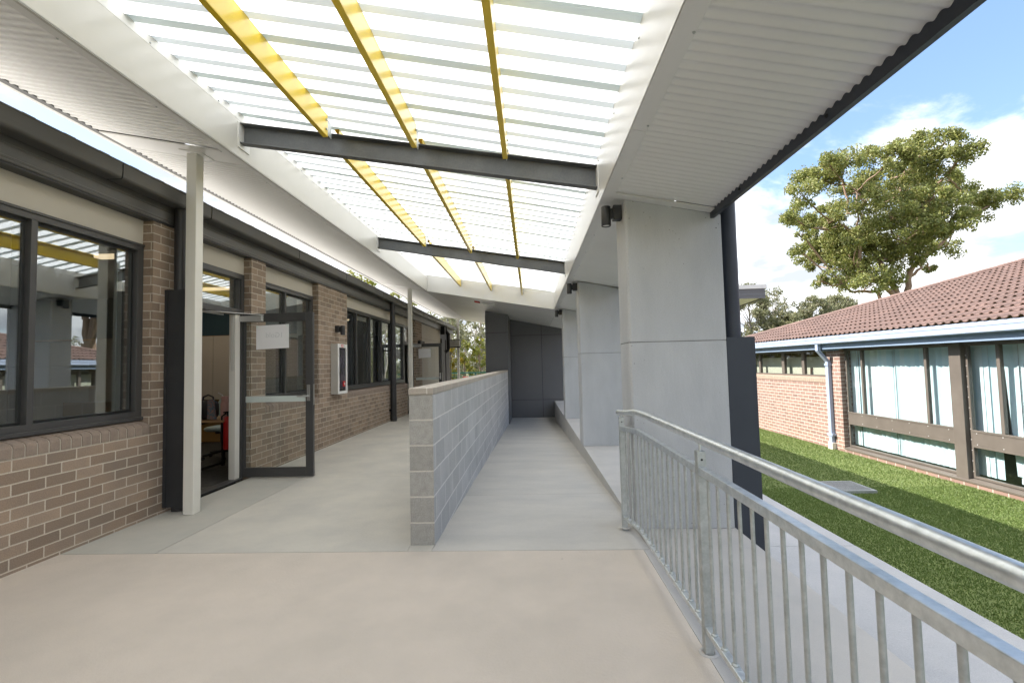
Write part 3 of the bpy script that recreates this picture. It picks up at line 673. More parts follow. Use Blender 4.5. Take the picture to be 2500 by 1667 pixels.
# doors
def doorset(y0, y1, hinge_y):
    """frame with transom light; leaf stands open at right angles from hinge_y"""
    b = MB(); fx0,fx1 = -3.90,-3.795
    b.box(fx0,fx1,y0,y0+.06,0,2.67); b.box(fx0,fx1,y1-.065,y1,0,2.67); b.box(fx0,fx1,y0+.06,y1-.065,2.60,2.67); b.box(fx0,fx1,y0+.06,y1-.065,2.13,2.20)
    b.box(fx0+.02,fx1-.02,y0+.06,y0+.085,2.2,2.6); b.box(fx0+.02,fx1-.02,y1-.095,y1-.065,2.2,2.6)
    b.box(fx0+.03,fx0+.05,y1-.11,y1-.065,0,2.13)
    b.box(fx0,fx1+.03,y0+.06,y1-.065,-.004,.012)
    f = obj('door_frame', b, M['frame'], sb, .002)
    b = MB(); b.box(-3.855,-3.849,y0+.06,y1-.065,2.2,2.6); obj('pane', b, M['glassL'], f)
    b = MB(); b.box(-3.888,-3.81,y1-.165,y1-.068,.013,2.128); b.box(-3.96,-3.905,y1-.06,y1-.01,0,2.62); b.box(-4.0,-3.905,y0-.02,y0+.05,0,2.62); obj('reveal', b, M['inwall'], f)
    bb = MB(); bb.tube([(-3.83,y1-.175,2.12),(-3.83,y1-.175,1.42),(-3.842,y1-.175,1.40),(-3.855,y1-.175,1.42),(-3.855,y1-.175,2.12)],.004,6); obj('blind_cord', bb, M['alu'], f)
    # leaf in the plane y = hinge_y (thickness .045)
    Y0,Y1 = hinge_y-.045, hinge_y; X0,X1 = -3.845,-2.85
    b = MB(); b.box(X0,X0+.075,Y0,Y1,.012,2.145); b.box(X1-.095,X1,Y0,Y1,.012,2.145); b.box(X0+.075,X1-.095,Y0,Y1,.012,.132); b.box(X0+.075,X1-.095,Y0,Y1,2.035,2.145)
    b.box(X0+.075,X0+.085,Y0+.012,Y1-.012,.132,2.035); b.box(X1-.105,X1-.095,Y0+.012,Y1-.012,.132,2.035)
    d = obj('door', b, M['frame'], sb, .003)
    b = MB(); b.box(X0+.075,X1-.095,Y0+.019,Y0+.025,.132,2.035); obj('pane', b, M['glassdoor'], d)
    b = MB(); b.box(X0+.086,X1-.106,Y0+.015,Y0+.018,.978,1.055); obj('safety_strip', b, M['frost'], d)
    b = MB(); b.box(X1-.078,X1-.038,Y0-.012,Y0,.985,1.195); b.tube([(X1-.058,Y0-.01,1.05),(X1-.058,Y0-.05,1.05),(X1-.075,Y0-.055,1.05),(X1-.185,Y0-.055,1.05)],.0095,10)
    b.box(X1-.078,X1-.038,Y1,Y1+.012,.985,1.195); b.tube([(X1-.058,Y1+.01,1.05),(X1-.058,Y1+.05,1.05),(X1-.185,Y1+.055,1.05)],.0095,10)
    obj('handle', b, M['steel'], d, .004)
    b = MB(); b.box(X1,X1+.004,Y0+.01,Y1-.01,.93,1.2); obj('lock_plate', b, M['steel'], d)
    b = MB(); b.box(X0+.01,X0+.335,Y0-.052,Y0-.001,2.04,2.112); obj('door_closer', b, M['alu'], d, .004)
    b = MB(); b.hexa([(-3.52,Y0-.045,2.118),(-3.49,Y0-.03,2.118),(-3.87,Y0-.62,2.118),(-3.89,Y0-.60,2.118),(-3.52,Y0-.045,2.126),(-3.49,Y0-.03,2.126),(-3.87,Y0-.62,2.126),(-3.89,Y0-.60,2.126)]); b.box(-3.90,-3.885,Y0-.8,Y0-.25,2.105,2.128); obj('closer_arm', b, M['alu'], d)
    return d
doorset(4.97,6.105,6.115)
doorset(14.02,15.06,15.10)
# eaves: fascia with two ribs, quad gutter, brackets, soffit
b = MB(); b.box(-3.80,-3.682,-4,20.0,2.898,2.915)
obj('eave_soffit', b, M['dark'], sb)
YG = 22.3
b = MB(); b.prism([(-3.70,2.915),(-3.672,2.915),(-3.672,2.935),(-3.668,2.938),(-3.668,2.952),(-3.674,2.956),(-3.674,3.03),(-3.669,3.034),(-3.669,3.042),(-3.676,3.046),(-3.676,3.16),(-3.70,3.16)],'y',-4,YG); obj('fascia', b, M['darkgut'], sb)
gp = [(-3.66,3.092)]+[(-3.545+.025*math.cos(a)-.0, 3.118+.028*math.sin(a)) for a in np.linspace(-1.5,-.15,6)]+[(-3.518,3.15),(-3.518,3.222),(-3.514,3.228),(-3.514,3.238),(-3.530,3.238),(-3.530,3.15),(-3.55,3.105),(-3.655,3.10),(-3.655,3.26),(-3.66,3.26)]
b = MB(); b.prism(gp,'y',-4,YG,0,False); go = obj('gutter', b, M['darkgut'], sb)
b = MB()   # lap joints of the gutter lengths
b.prism([(u-.003 if u < -3.6 else u+.0035, w-.003) for u,w in gp[:10]]+[(-3.66,3.235)],'y',3.9,3.906)
many('lap_joint', b, M['black'], go, [(0,d,0) for d in (1.15,3.15,5.0,7.3,9.4,11.6,13.6,15.6)])
# tiled roof of the brick building
b = MB(); pitch_t = .30
n = int((YG+4)/pitch_t)
V=[];F=[]
for r in range(14):
    x0 = -3.56-r*.30; z0 = 3.245+r*.30*.40
    yy = np.arange(-4,YG,.05); w = .018*np.abs(np.sin(np.pi*yy/.15))
    nn = len(V)
    for i,yv in enumerate(yy): V += [(x0,yv,z0+w[i]),(x0-.30,yv,z0+.12-.018+w[i])]
    for i in range(len(yy)-1): F.append((nn+2*i,nn+2*i+2,nn+2*i+3,nn+2*i+1))
b.mesh(V,F); b.poly([(-7.76,-4,4.93),(-7.76,YG,4.93),(-12,YG,3.2),(-12,-4,3.2)])
obj('roof', b, M['rooftile'], sb)
b = MB(); b.prism([(-3.60,3.232),(-3.535,3.238),(-3.535,3.252),(-3.60,3.262)],'y',-3.8,-3.71); many('eave_tile', b, M['dark'], sb, [(0,.30*k,0) for k in range(1,86)])
# rooms behind the glass
b = MB(); b.box(-10.2,-3.90,-4,22,-.30,-.012); obj('floor', b, M['carpet'], sb)
b = MB(); b.box(-10.2,-3.93,-4,22,2.95,2.99); obj('ceiling', b, M['inceil'], sb)
b = MB(); b.box(-10.3,-10.2,-4,22,-.3,2.95); b.box(-10.2,-3.93,-4.1,-4,-.3,2.95); b.box(-10.2,-3.93,21.6,21.7,-.3,2.95); b.box(-10.2,-3.94,9.30,9.34,-.012,2.95)
obj('room_wall', b, M['inwall'], sb)
b = MB(); b.box(-10.2,-4.3,9.24,9.298,2.12,2.94); obj('pinboard', b, M['teal'], sb)
b = MB(); b.box(-10.2,-4.3,9.22,9.296,2.085,2.118); obj('picture_rail', b, M['wood'], sb)
b = MB(); b.box(-9.5,-4.3,9.235,9.297,0,.84); obj('pinboard', b, M['mustard'], sb)
cb = thing('cupboard', (-6.3,9.1,.86), 'tall beige wall cupboards with small round knobs seen through the open door', 'cupboard')
for i in range(7):
    b = MB(); x = -8.6+i*.62; b.box(x,x+.614,8.86,8.885,.86,2.08); d = obj('door', b, M['cupboard'], cb, .003)
    b = MB(); xx = x+.56 if i % 2 == 0 else x+.055
    b.ball((xx,8.845,.98),.016,8,6); obj('knob', b, M['black'], d)
b = MB(); b.box(-8.62,-4.25,8.89,9.22,.86,2.08); obj('carcass', b, M['cupboard'], cb)
# linear pendant lights
def lamp(x0,x1,y,z,label,mt='lampglow'):
    t = thing('linear_light', ((x0+x1)/2,y,z), label, 'ceiling light', 'lit linear lights inside the brick building')
    b = MB(); b.box(x0,x1,y-.05,y+.05,z+.03,z+.07); obj('diffuser', b, M[mt], t)
    b = MB(); b.box(x0-.01,x1+.01,y-.055,y+.055,z+.071,z+.10)
    for xx in (x0+.1,x1-.1): b.tube([(xx,y,z+.1),(xx,y,2.949)],.003,6)
    obj('housing', b, M['alu'], t)
lamp(-5.02,-4.74,5.25,2.71,'lit warm linear light behind the glass of the front window, next to the open door')
lamp(-6.0,-4.9,7.5,2.70,'lit warm linear light seen above the open doorway through its transom')
lamp(-7.2,-5.6,3.6,2.70,'lit warm linear light deep in the room behind the big front window','lampbright')
lamp(-6.3,-4.8,12.9,2.70,'lit warm linear light behind the long window, by its first panes')
lamp(-6.5,-5.5,7.6,2.70,'added linear light brightening the desk area, deep behind the open doorway','lampbright')  # lamp put in to brighten the room, hidden from view behind the pier
# furniture seen through the door
dk = thing('desk', (-4.9,6.75,0), 'small timber topped desk just inside the open door', 'desk')
b = MB(); b.box(-5.4,-4.19,6.28,6.95,.70,.73); obj('top', b, M['wood'], dk, .003)
for x in (-5.58,-4.62):
    b = MB(); b.box(x,x+.035,6.30,6.335,0,.70); b.box(x,x+.035,6.885,6.92,0,.70); b.box(x,x+.035,6.335,6.885,.03,.065); b.box(x,x+.035,6.335,6.885,.665,.70); obj('leg', b, M['black'], dk)
ch = thing('office_chair', (-5.0,7.55,0), 'pale grey swivel chair with rounded back behind the desk', 'chair')
def rbox(cx, cy, cz, sx, sy, sz, e=.35, nu=20, nv=10):
    b = MB(); V=[];F=[]
    sp = lambda v: math.copysign(abs(v)**e, v)
    for j in range(nv+1):
        ph = -math.pi/2+math.pi*j/nv
        for i in range(nu):
            th = 2*math.pi*i/nu
            V.append((cx+sx*sp(math.cos(ph))*sp(math.cos(th)), cy+sy*sp(math.cos(ph))*sp(math.sin(th)), cz+sz*sp(math.sin(ph))))
    for j in range(nv):
        for i in range(nu): F.append((j*nu+i,j*nu+(i+1)%nu,(j+1)*nu+(i+1)%nu,(j+1)*nu+i))
    b.mesh(V,F,0,True); return b
obj('seat', rbox(-5.0,7.5,.48,.24,.23,.045,.6), M['chairgrey'], ch)
obj('backrest', rbox(-5.05,7.78,.76,.24,.03,.21,.6), M['chairgrey'], ch)
b = MB(); b.tube([(-5,7.5,.44),(-5,7.5,.10)],.028,12); b.tube([(-5,7.72,.46),(-5,7.82,.6),(-5,7.81,.8)],.018,8); b.box(-5.08,-4.92,7.42,7.7,.40,.435); obj('stem', b, M['black'], ch)
for k in range(5):
    a = k*2*math.pi/5+.3; ex,ey = -5+.29*math.cos(a), 7.5+.29*math.sin(a)
    b = MB(); b.tube([(-5,7.5,.12),(ex,ey,.075)],.018,8); b.ball((ex,ey,.03),.03,10,6); obj('castor_leg', b, M['black'], ch)
bg = thing('handbag', (-4.5,6.45,.73), 'black handbag with a patterned scarf on the desk', 'bag')
obj('body', rbox(-4.52,6.45,.865,.13,.085,.135,.55), M['bag'], bg)
b = MB(); b.tube([(-4.60,6.45,.97),(-4.59,6.45,1.04),(-4.52,6.45,1.07),(-4.45,6.45,1.04),(-4.44,6.45,.97)],.012,8); obj('handle', b, M['bag'], bg)
b = MB(); b.mesh([(-4.46,6.35,1.0),(-4.38,6.35,1.01),(-4.34,6.34,.74),(-4.45,6.33,.74),(-4.46,6.37,1.0),(-4.38,6.37,1.01),(-4.34,6.37,.74),(-4.45,6.37,.74)],[(0,3,2,1),(4,5,6,7),(0,1,5,4),(1,2,6,5),(2,3,7,6),(3,0,4,7)]); obj('scarf', b, M['scarf'], bg)
cu = thing('travel_cup', (-4.345,6.52,.73), 'cream travel cup with a blue lid on the desk', 'cup')
b = MB(); b.lathe((-4.345,6.52,.73),[(0,0),(.032,0),(.040,.13),(0,.13)],18); obj('body', b, M['cream'], cu)
b = MB(); b.lathe((-4.345,6.52,.86),[(.043,0),(.043,.012),(.038,.02),(.035,.03),(0,.03)],18); obj('lid', b, M['blue'], cu)
fk = thing('flask', (-4.255,6.42,.73), 'tall pink drink flask with a straw on the desk', 'flask')
b = MB(); b.lathe((-4.255,6.42,.73),[(0,0),(.055,0),(.058,.02),(.058,.22),(.05,.24),(0,.24)],20); obj('body', b, M['pink'], fk)
b = MB(); b.lathe((-4.255,6.42,.97),[(.05,0),(.05,.07),(.046,.08),(0,.08)],20); obj('lid', b, M['pink'], fk)
b = MB(); b.tube([(-4.27,6.41,1.03),(-4.29,6.40,1.07),(-4.34,6.39,1.10)],.008,8); obj('straw', b, M['whitepl'], fk)
fe = thing('fire_extinguisher', (-4.15,6.35,.33), 'red fire extinguisher half hidden by the white reveal inside the open door', 'fire extinguisher')
ex, ey = -4.17, 6.36
b = MB(); b.lathe((ex,ey,.33),[(0,0),(.055,0),(.06,.015),(.06,.38),(.048,.43),(.022,.45),(0,.45)],20); obj('cylinder', b, M['red'], fe)
b = MB(); b.lathe((ex,ey,.78),[(.02,0),(.02,.05),(0,.05)],12); b.box(ex-.015,ex+.015,ey-.09,ey+.03,.83,.845); obj('valve', b, M['black'], fe)
b = MB(); b.tube([(ex-.02,ey-.02,.82),(ex-.065,ey-.04,.78),(ex-.067,ey-.05,.52),(ex-.065,ey-.05,.44)],.011,8); obj('hose', b, M['black'], fe)
# paper notices on the doors
def notice(x0,x1,y,z0,z1,label,text=None):
    t = thing('paper_notice', ((x0+x1)/2,y,(z0+z1)/2), label, 'notice')
    V=[];F=[]; nx,nz = 16,10
    for j in range(nz+1):
        for i in range(nx+1):
            u,v = i/nx, j/nz
            V.append((x0+(x1-x0)*u, y-.004+.006*abs(u-.5)-.003*math.sin(u*5+v*3)*v*(1-v), z0+(z1-z0)*v+.014*u-.006*(1-v)))
    for j in range(nz):
        for i in range(nx): F.append((j*(nx+1)+i,j*(nx+1)+i+1,(j+1)*(nx+1)+i+1,(j+1)*(nx+1)+i))
    b = MB(); b.mesh(V,F,0,True); s = obj('sheet', b, M['paper'], t)
    b = MB()
    for px_,pz_ in ((x0+.005,z1-.01),(x1-.025,z1+.004)): b.box(px_,px_+.02,y-.0085,y-.0075,pz_-.02,pz_)
    obj('tape', b, M['frost'], t)
    if text:
        cu = bpy.data.curves.new('lettering','FONT'); cu.body = text; cu.size = .095; cu.extrude = .0004; cu.align_x = 'CENTER'
        tmp = bpy.data.objects.new('lettering_tmp', cu); col.objects.link(tmp)
        dg = bpy.context.evaluated_depsgraph_get(); me = bpy.data.meshes.new_from_object(tmp.evaluated_get(dg)); bpy.data.objects.remove(tmp)
        me.materials.append(M['ink'])
        # written on the far face: reads reversed from the near side
        for v in me.vertices: v.co = Vector((-v.co.x+.03, -.0095+v.co.z, v.co.y-.005))
        me.flip_normals()
        o = bpy.data.objects.new('lettering', me); col.objects.link(o); o.parent = t
    return t
notice(-3.607,-3.168,6.066,1.675,1.982,'creased white paper sheet taped to the near open glass door, faint reversed 1Gold','1Gold')
notice(-3.60,-3.20,15.05,1.68,1.97,'blank white paper sheet taped to the far open glass door')
# wall cabinet on the brick pier
t = thing('panel_cabinet', (-3.7,8.83,1.39), 'grey framed wall cabinet with a red label and red call point', 'cabinet')
y0,y1,z0,z1 = 8.60,9.03,.925,1.86
b = MB(); f=.05
b.box(-3.70,-3.575,y0,y0+.012,z0,z1); b.box(-3.70,-3.575,y1-.012,y1,z0,z1); b.box(-3.70,-3.575,y0+.012,y1-.012,z0,z0+.012); b.box(-3.70,-3.575,y0+.012,y1-.012,z1-.012,z1)
b.box(-3.70,-3.66,y0+.012,y1-.012,z0+.012,z1-.012)
obj('case', b, M['alu'], t)
b = MB(); b.box(-3.576,-3.560,y0-.004,y0+f,z0,z1); b.box(-3.576,-3.560,y1-f,y1+.004,z0,z1); b.box(-3.576,-3.560,y0+f,y1-f,z0,z0+f); b.box(-3.576,-3.560,y0+f,y1-f,z1-f-.02,z1); obj('door_frame', b, M['whitepl'], t, .003)
b = MB(); b.box(-3.60,-3.588,y0+f,y1-f,z0+f,z1-f-.02); obj('control_board', b, M['screen'], t)
b = MB(); b.box(-3.588,-3.578,y0+.09,y0+.21,z1-.20,z1-.10); b.box(-3.588,-3.578,y0+.09,y0+.20,z0+.38,z0+.48); b.box(-3.588,-3.578,y0+.06,y1-.07,z0+.055,z0+.09); obj('terminal_block', b, M['black'], t)
b = MB(); b.box(-3.588,-3.566,y1-.16,y1-.075,z0+.13,z0+.23); obj('call_point', b, M['red'], t, .004)
b = MB(); b.box(-3.566,-3.564,y1-.14,y1-.095,z0+.16,z0+.20); obj('call_button', b, M['whitepl'], t)
b = MB(); b.box(-3.560,-3.558,y0+.13,y0+.25,z1-.058,z1-.012); obj('red_label', b, M['red'], t)
b = MB(); b.box(-3.558,-3.5575,y0+.145,y0+.235,z1-.042,z1-.028); obj('label_bar', b, M['whitepl'], t)
b = MB(); b.box(-3.560,-3.557,y0+.29,y0+.32,z1-.05,z1-.02); obj('lock', b, M['steel'], t)
# small dark sign over the far door
b = MB(); b.box(-3.699,-3.60,15.35,15.95,2.16,2.26); o = obj('exit_box', b, M['black'], None, .004); tag(o,'small black box fixed to brick above the far open door','sign')
# round downpipes on the brick building
def rdown(y, r, label, guard=False):
    t = thing('downpipe', (-3.61,y,0), label, 'downpipe')
    if guard:
        b = MB(); b.tube([(-3.612,y,.0),(-3.612,y,3.10)],r,20); obj('pipe', b, M['dark'], t)
        gx0,gx1,gy0,gy1 = -3.698,-3.478,y-.10,y+.11
        b = MB(); b.box(gx0,gx1,gy0,gy0+.003,.055,2.232); b.box(gx1-.003,gx1,gy0+.003,gy1,.055,2.232); b.box(gx0,gx1-.003,gy0+.003,gy1,2.229,2.232); b.box(gx0-.0,gx0+.030,gy0-.006,gy0,.055,2.232)
        obj('guard', b, M['guard'], t)
    else:
        b = MB(); b.tube([(-3.612,y,1.92),(-3.612,y,3.10)],r*.90,20); b.tube([(-3.612,y,.05),(-3.612,y,1.92)],r,20); b.tube([(-3.612,y,0),(-3.612,y,.10)],r*1.05,20); obj('pipe', b, M['dark'], t)
        for z in (.29,1.84):
            b = MB(); b.box(-3.84 if z > 1 else -3.70,-3.62,y-r-.012,y-r+.004,z-.02,z+.02); b.box(-3.70,-3.67,y-.11,y-.07,z-.02,z+.02); obj('bracket', b, M['black'], t)
    return t
rdown(4.72,.060,'dark round downpipe with tall flat metal guard beside the cream post',True)
rdown(12.27,.078,'dark round downpipe in front of the long window, standing on the walkway')
t = thing('soil_pipe', (-3.45,19.9,2.0), 'short black pipe with an elbow under the far end of the gutter', 'pipe')
b = MB(); b.tube([(-3.58,19.75,3.1),(-3.56,19.75,2.9),(-3.46,19.8,2.75),(-3.46,19.8,2.15),(-3.48,19.75,2.05),(-3.58,19.7,2.0)],.075,14); obj('pipe', b, M['black'], t)
b = MB(); b.box(-3.70,-3.52,19.3,19.55,2.72,3.05); obj('rain_head', b, M['black'], t)
b = MB(); b.tube([(-3.42,20.1,0),(-3.42,20.1,2.0)],.022,10); o = obj('conduit', b, M['spandrel'], None); tag(o,'thin cream conduit standing before the black end of the brick building','pipe')

# ------------------------------------------------------------------ classroom building across the turf
rb = thing('tiled_building', (7.0,9,-.72), 'low pink brick classroom with brown tiled roof and pale blue gutter', 'building')
X = 7.0; F0 = 7.10
YC = 17.0
b = MB()
b.box(X,7.24,10.97,11.46,-.8,1.58); b.box(X,7.24,11.46,YC-.35,-.8,.80); b.box(X,7.24,15.6,YC-.35,.80,1.58); b.box(X,7.24,-4,10.97,-.8,-.665); b.box(7.0,14,YC-.35,YC-.30,-.8,1.58)
obj('wall', b, M['rbrick'], rb)
b = MB(); n = int((15.6-11.46)/.086)
for i in range(n):
    a = 11.46+i*.086+.005; c = a+.076; b.prism([(7.2,.80),(7.2,.965),(7.02,.905),(6.99,.885),(6.985,.80)],'y',a,c)
o = obj('sill', b, M['rsill'], rb)
b = MB(); b.prism([(7.2,.795),(7.2,.955),(7.02,.897),(7.0,.88),(6.993,.795)],'y',11.46,15.6); obj('mortar_bed', b, M['mortar'], o)
b = MB(); b.prism([(7.0,-.664),(7.24,-.664),(7.24,-.60),(7.10,-.615),(6.985,-.64),(6.985,-.664)],'y',-4,10.97); obj('sill', b, M['bronze'], rb)
# eave
b = MB(); b.box(6.80,6.83,-6,YC-.1,1.582,1.80); b.box(6.83,X,-6,YC-.1,1.582,1.60); obj('fascia', b, M['fasblue'], rb)
b = MB(); b.prism([(6.80,1.70),(6.70,1.70),(6.685,1.715),(6.685,1.80),(6.678,1.805),(6.678,1.862),(6.69,1.87),(6.70,1.862),(6.70,1.72),(6.80,1.72)],'y',-6,YC); obj('gutter', b, M['gutblue'], rb)
b = MB(); b.box(6.90,7.02,10.98,11.45,1.54,1.581); obj('pier_cap', b, M['fasblue'], rb)
# tiles: courses with a step and a roll, hip at the far end
tan = math.tan(R(18)); V=[];F=[]
gauge=.32; tw=.15
for r in range(22):
    xa = 6.66+r*gauge; xb = xa+gauge+.05
    za = 1.872+r*gauge*tan+.030; zb = 1.872+(r+1)*gauge*tan+.004+.05*tan
    yy = np.arange(-6, YC-(xa-6.66)+.10, tw/8.0)
    s = np.sin(yy/tw*2*np.pi); w = np.where(s>0, .030*np.sqrt(np.abs(s)), -.006*np.abs(s))
    jit = np.repeat(rng.uniform(-.004,.004,len(yy)//16+1),16)[:len(yy)]
    nn = len(V)
    for i,yv in enumerate(yy):
        V += [(xa+.005,yv,za+w[i]-.016+jit[i]),(xa,yv,za+w[i]+jit[i]),(xb,yv,zb+w[i]*.25)]
    for i in range(len(yy)-1):
        F += [(nn+3*i,nn+3*i+3,nn+3*i+4,nn+3*i+1),(nn+3*i+1,nn+3*i+4,nn+3*i+5,nn+3*i+2)]
b = MB(); b.mesh([(x,y_,z) for x,y_,z in V],F,0,False); b.poly([(13.7,-6,4.15),(13.7,10,4.15),(20.7,17,1.87),(20.7,-6,1.87)]); b.poly([(6.66,YC,1.86),(13.7,10,4.13),(20.7,YC,1.86)])
rf = obj('roof', b, M['tile'], rb)
b = MB()
for i in range(28):
    t0 = i*.25; t1 = t0+.30
    p0 = Vector((6.66+t0,YC-t0+.05,1.90+t0*tan)); p1 = Vector((6.66+t1,YC-t1+.05,1.90+t1*tan)); b.tube([p0,p1],[.058,.050],8)
obj('hip_tile', b, M['tile'], rf)
# windows
def rwin(name_y, y0, y1, z0, z1, mull, rails=(), fx=F0):
    b = MB(); t=.05
    b.box(fx,fx+.07,y0,y1,z1-t,z1); b.box(fx,fx+.07,y0,y1,z0,z0+t*.7); b.box(fx,fx+.07,y0,y0+t,z0+t*.7,z1-t); b.box(fx,fx+.07,y1-t,y1,z0+t*.7,z1-t)
    for m,w_ in mull: b.box(fx-.005,fx+.065,m-w_,m+w_,z0+t*.7,z1-t)
    for a,c,r0,r1 in rails:
        b.box(fx-.014,fx+.06,a,c,r0,r1); b.box(fx-.02,fx+.03,a,c,r1,r1+.03); b.box(fx-.02,fx+.03,a,c,r0-.03,r0)
    w = obj('window', b, M['bronze'], rb, .003)
    b = MB(); b.box(fx+.032,fx+.038,y0+t,y1-t,z0+t*.7,z1-t); obj('pane', b, M['glassR'], w)
    return w
rwin(0,11.46,15.6,.935,1.582,[(13.55,.07),(12.58,.06),(14.9,.05)],fx=7.09)
def bay(y0,y1,mulls,zr0=-.077,zr1=.139):
    b = MB(); fx=F0; t=.05; z0,z1=-.605,1.582
    b.box(fx-.02,fx+.06,y0,y1,z1-.06,z1); b.box(fx,fx+.06,y0,y1,z0,z0+.035); b.box(fx,fx+.06,y0,y0+t,z0+.035,z1-.06); b.box(fx,fx+.06,y1-t,y1,z0+.035,z1-.06)
    b.box(fx-.015,fx+.05,y0+t,y1-t,zr0,zr1); b.box(fx-.022,fx+.03,y0+t,y1-t,zr1,zr1+.03); b.box(fx-.022,fx+.03,y0+t,y1-t,zr0-.03,zr0)
    for m in mulls: b.box(fx-.008,fx+.05,m-.028,m+.028,zr1+.03,z1-.06)
    w = obj('window', b, M['bronze'], rb, .003)
    b = MB(); b.box(fx+.030,fx+.036,y0+t,y1-t,zr1+.03,z1-.06); b.box(fx+.030,fx+.036,y0+t,y1-t,z0+.035,zr0-.03); obj('pane', b, M['glassR'], w)
    b = MB()
    for z in np.arange(-.5,1.5,.17):
        b.ball((fx-.001,y0+.02,z),.007,6,4); b.ball((fx-.001,y1-.02,z),.007,6,4)
    for yv in np.arange(y0+.15,y1-.1,.42): b.ball((fx-.016,yv,zr0+.02),.007,6,4); b.ball((fx-.016,yv,zr1-.02),.007,6,4)
    obj('screw', b, M['whitepl'], w)
bay(8.225,10.955,[10.42,8.78]); bay(5.2,8.005,[7.45]); bay(2.2,4.98,[4.4,3.0])
for y0,y1 in ((8.005,8.225),(4.98,5.2),(1.98,2.2)):
    b = MB(); b.box(7.03,7.16,y0+.001,y1-.001,-.63,1.581); obj('mullion_post', b, M['bronze'], rb, .004)
# vertical blinds (many loose slats, one object per bay)
def blinds(y0,y1,fold):
    b = MB(); y = y0+.06; i = 0
    while y < y1-.05:
        a = random.uniform(-.42,.05) if random.random()<.80 else random.uniform(.1,.45)
        w_ = .0665; dx,dy = math.sin(a)*w_, math.cos(a)*w_; xo = 7.235+.004*(i%2)
        z0_ = -.56 if not(fold and abs(y-fold)<.08) else -.45
        sh = .0
        if fold and abs(y-fold)<.065: sh = -.10
        if fold and .06 < y-fold < .13: y += .118; i += 1; continue
        n = 6; row = []
        for k in range(n):
            u0,u1 = k/n,(k+1)/n
            f = lambda u: (xo+dx*(2*u-1)+.006*(1-(2*u-1)**2), y+dy*(2*u-1))
            (xa,ya),(xb,yb) = f(u0),f(u1)
            row += [(xa,ya+sh,z0_),(xa,ya,1.53)] + ([(xb,yb+sh,z0_),(xb,yb,1.53)] if k == n-1 else [])
        b.mesh(row,[(2*k,2*k+2,2*k+3,2*k+1) for k in range(n)],0,True)
        y += .118; i += 1
    obj('vertical_blind', b, M['blind'], rb)
blinds(8.22,11.1,0); blinds(5.15,8.30,7.50); blinds(2.2,5.2,0)
b = MB(); b.box(7.28,7.285,11.5,15.5,.9,1.42); obj('roller_blind', b, M['beigeblind'], rb)
b = MB(); b.box(7.2,7.24,-4,15.6,1.535,1.60); b.box(12,12.05,-4,16.6,-.7,1.6); b.box(7.24,12,-4,16.6,1.60,1.62); b.box(7.3,12,-4.05,-4,-.7,1.6); obj('room_wall', b, M['inwall'], rb)
b = MB(); b.box(7.24,12,-4,16.6,-.72,-.70); obj('floor', b, M['carpet'], rb)
# rectangular downpipe
t = thing('downpipe', (6.95,11.33,-.7), 'pale blue rectangular downpipe with an offset bend on the pink brick wall', 'downpipe')
b = MB()
def rp(p,q,w=.052,d=.038):
    (x0,z0),(x1,z1) = p,q; yc = 11.33
    b.hexa([(x0-d,yc-w,z0),(x0+d,yc-w,z0),(x0+d,yc+w,z0),(x0-d,yc+w,z0),(x1-d,yc-w,z1),(x1+d,yc-w,z1),(x1+d,yc+w,z1),(x1-d,yc+w,z1)])
rp((6.742,1.55),(6.742,1.70)); rp((6.955,1.29),(6.742,1.55)); rp((6.955,-.58),(6.955,1.29)); obj('pipe', b, M['gutblue'], t, .006)
b = MB(); b.box(6.905,7.0,11.262,11.398,1.20,1.25); b.box(6.905,7.0,11.23,11.43,-.42,-.37); obj('bracket', b, M['gutblue'], t)
b = MB(); b.box(6.90,6.999,11.25,11.41,-.74,-.575); obj('boot', b, M['cream'], t, .01)

# ------------------------------------------------------------------ awning of a further building
t = thing('flat_awning', (7.5,25,3.5), 'grey fascia roof corner with white top edge jutting behind the dark downpipe', 'building')
b = MB(); b.box(3.6,9.88,20,20.05,3.93,4.33); b.box(9.80,9.88,20.05,31,3.93,4.33); obj('fascia', b, M['clad'], t)
b = MB(); b.box(3.6,9.90,19.985,20.0,4.05,4.065); b.box(3.6,9.90,19.985,20.0,4.20,4.212); obj('rib', b, M['clad'], t)
b = MB(); b.box(3.55,9.93,19.95,31,4.335,4.50); obj('roof', b, M['white'], t)
b = MB(); V=[];F=[]
for i,xx in enumerate(np.arange(3.6,9.8,.06)):
    zz = .012*(i%2); V += [(xx,20.05,3.945+zz),(xx,31,3.60+zz)]
for i in range(len(V)//2-1): F.append((2*i,2*i+1,2*i+3,2*i+2))
b.mesh(V,F); obj('soffit_lining', b, M['soffit'], t)
b = MB(); b.hexa([(9.78,20.05,3.93),(9.88,20.05,3.93),(9.88,31,3.55),(9.78,31,3.55),(9.78,20.05,3.96),(9.88,20.05,3.96),(9.88,31,3.94),(9.78,31,3.94)]); obj('edge_beam', b, M['dark'], t)
b = MB(); b.box(3.6,8.2,23,30,-.8,3.85); obj('wall', b, M['rbrick'], t)

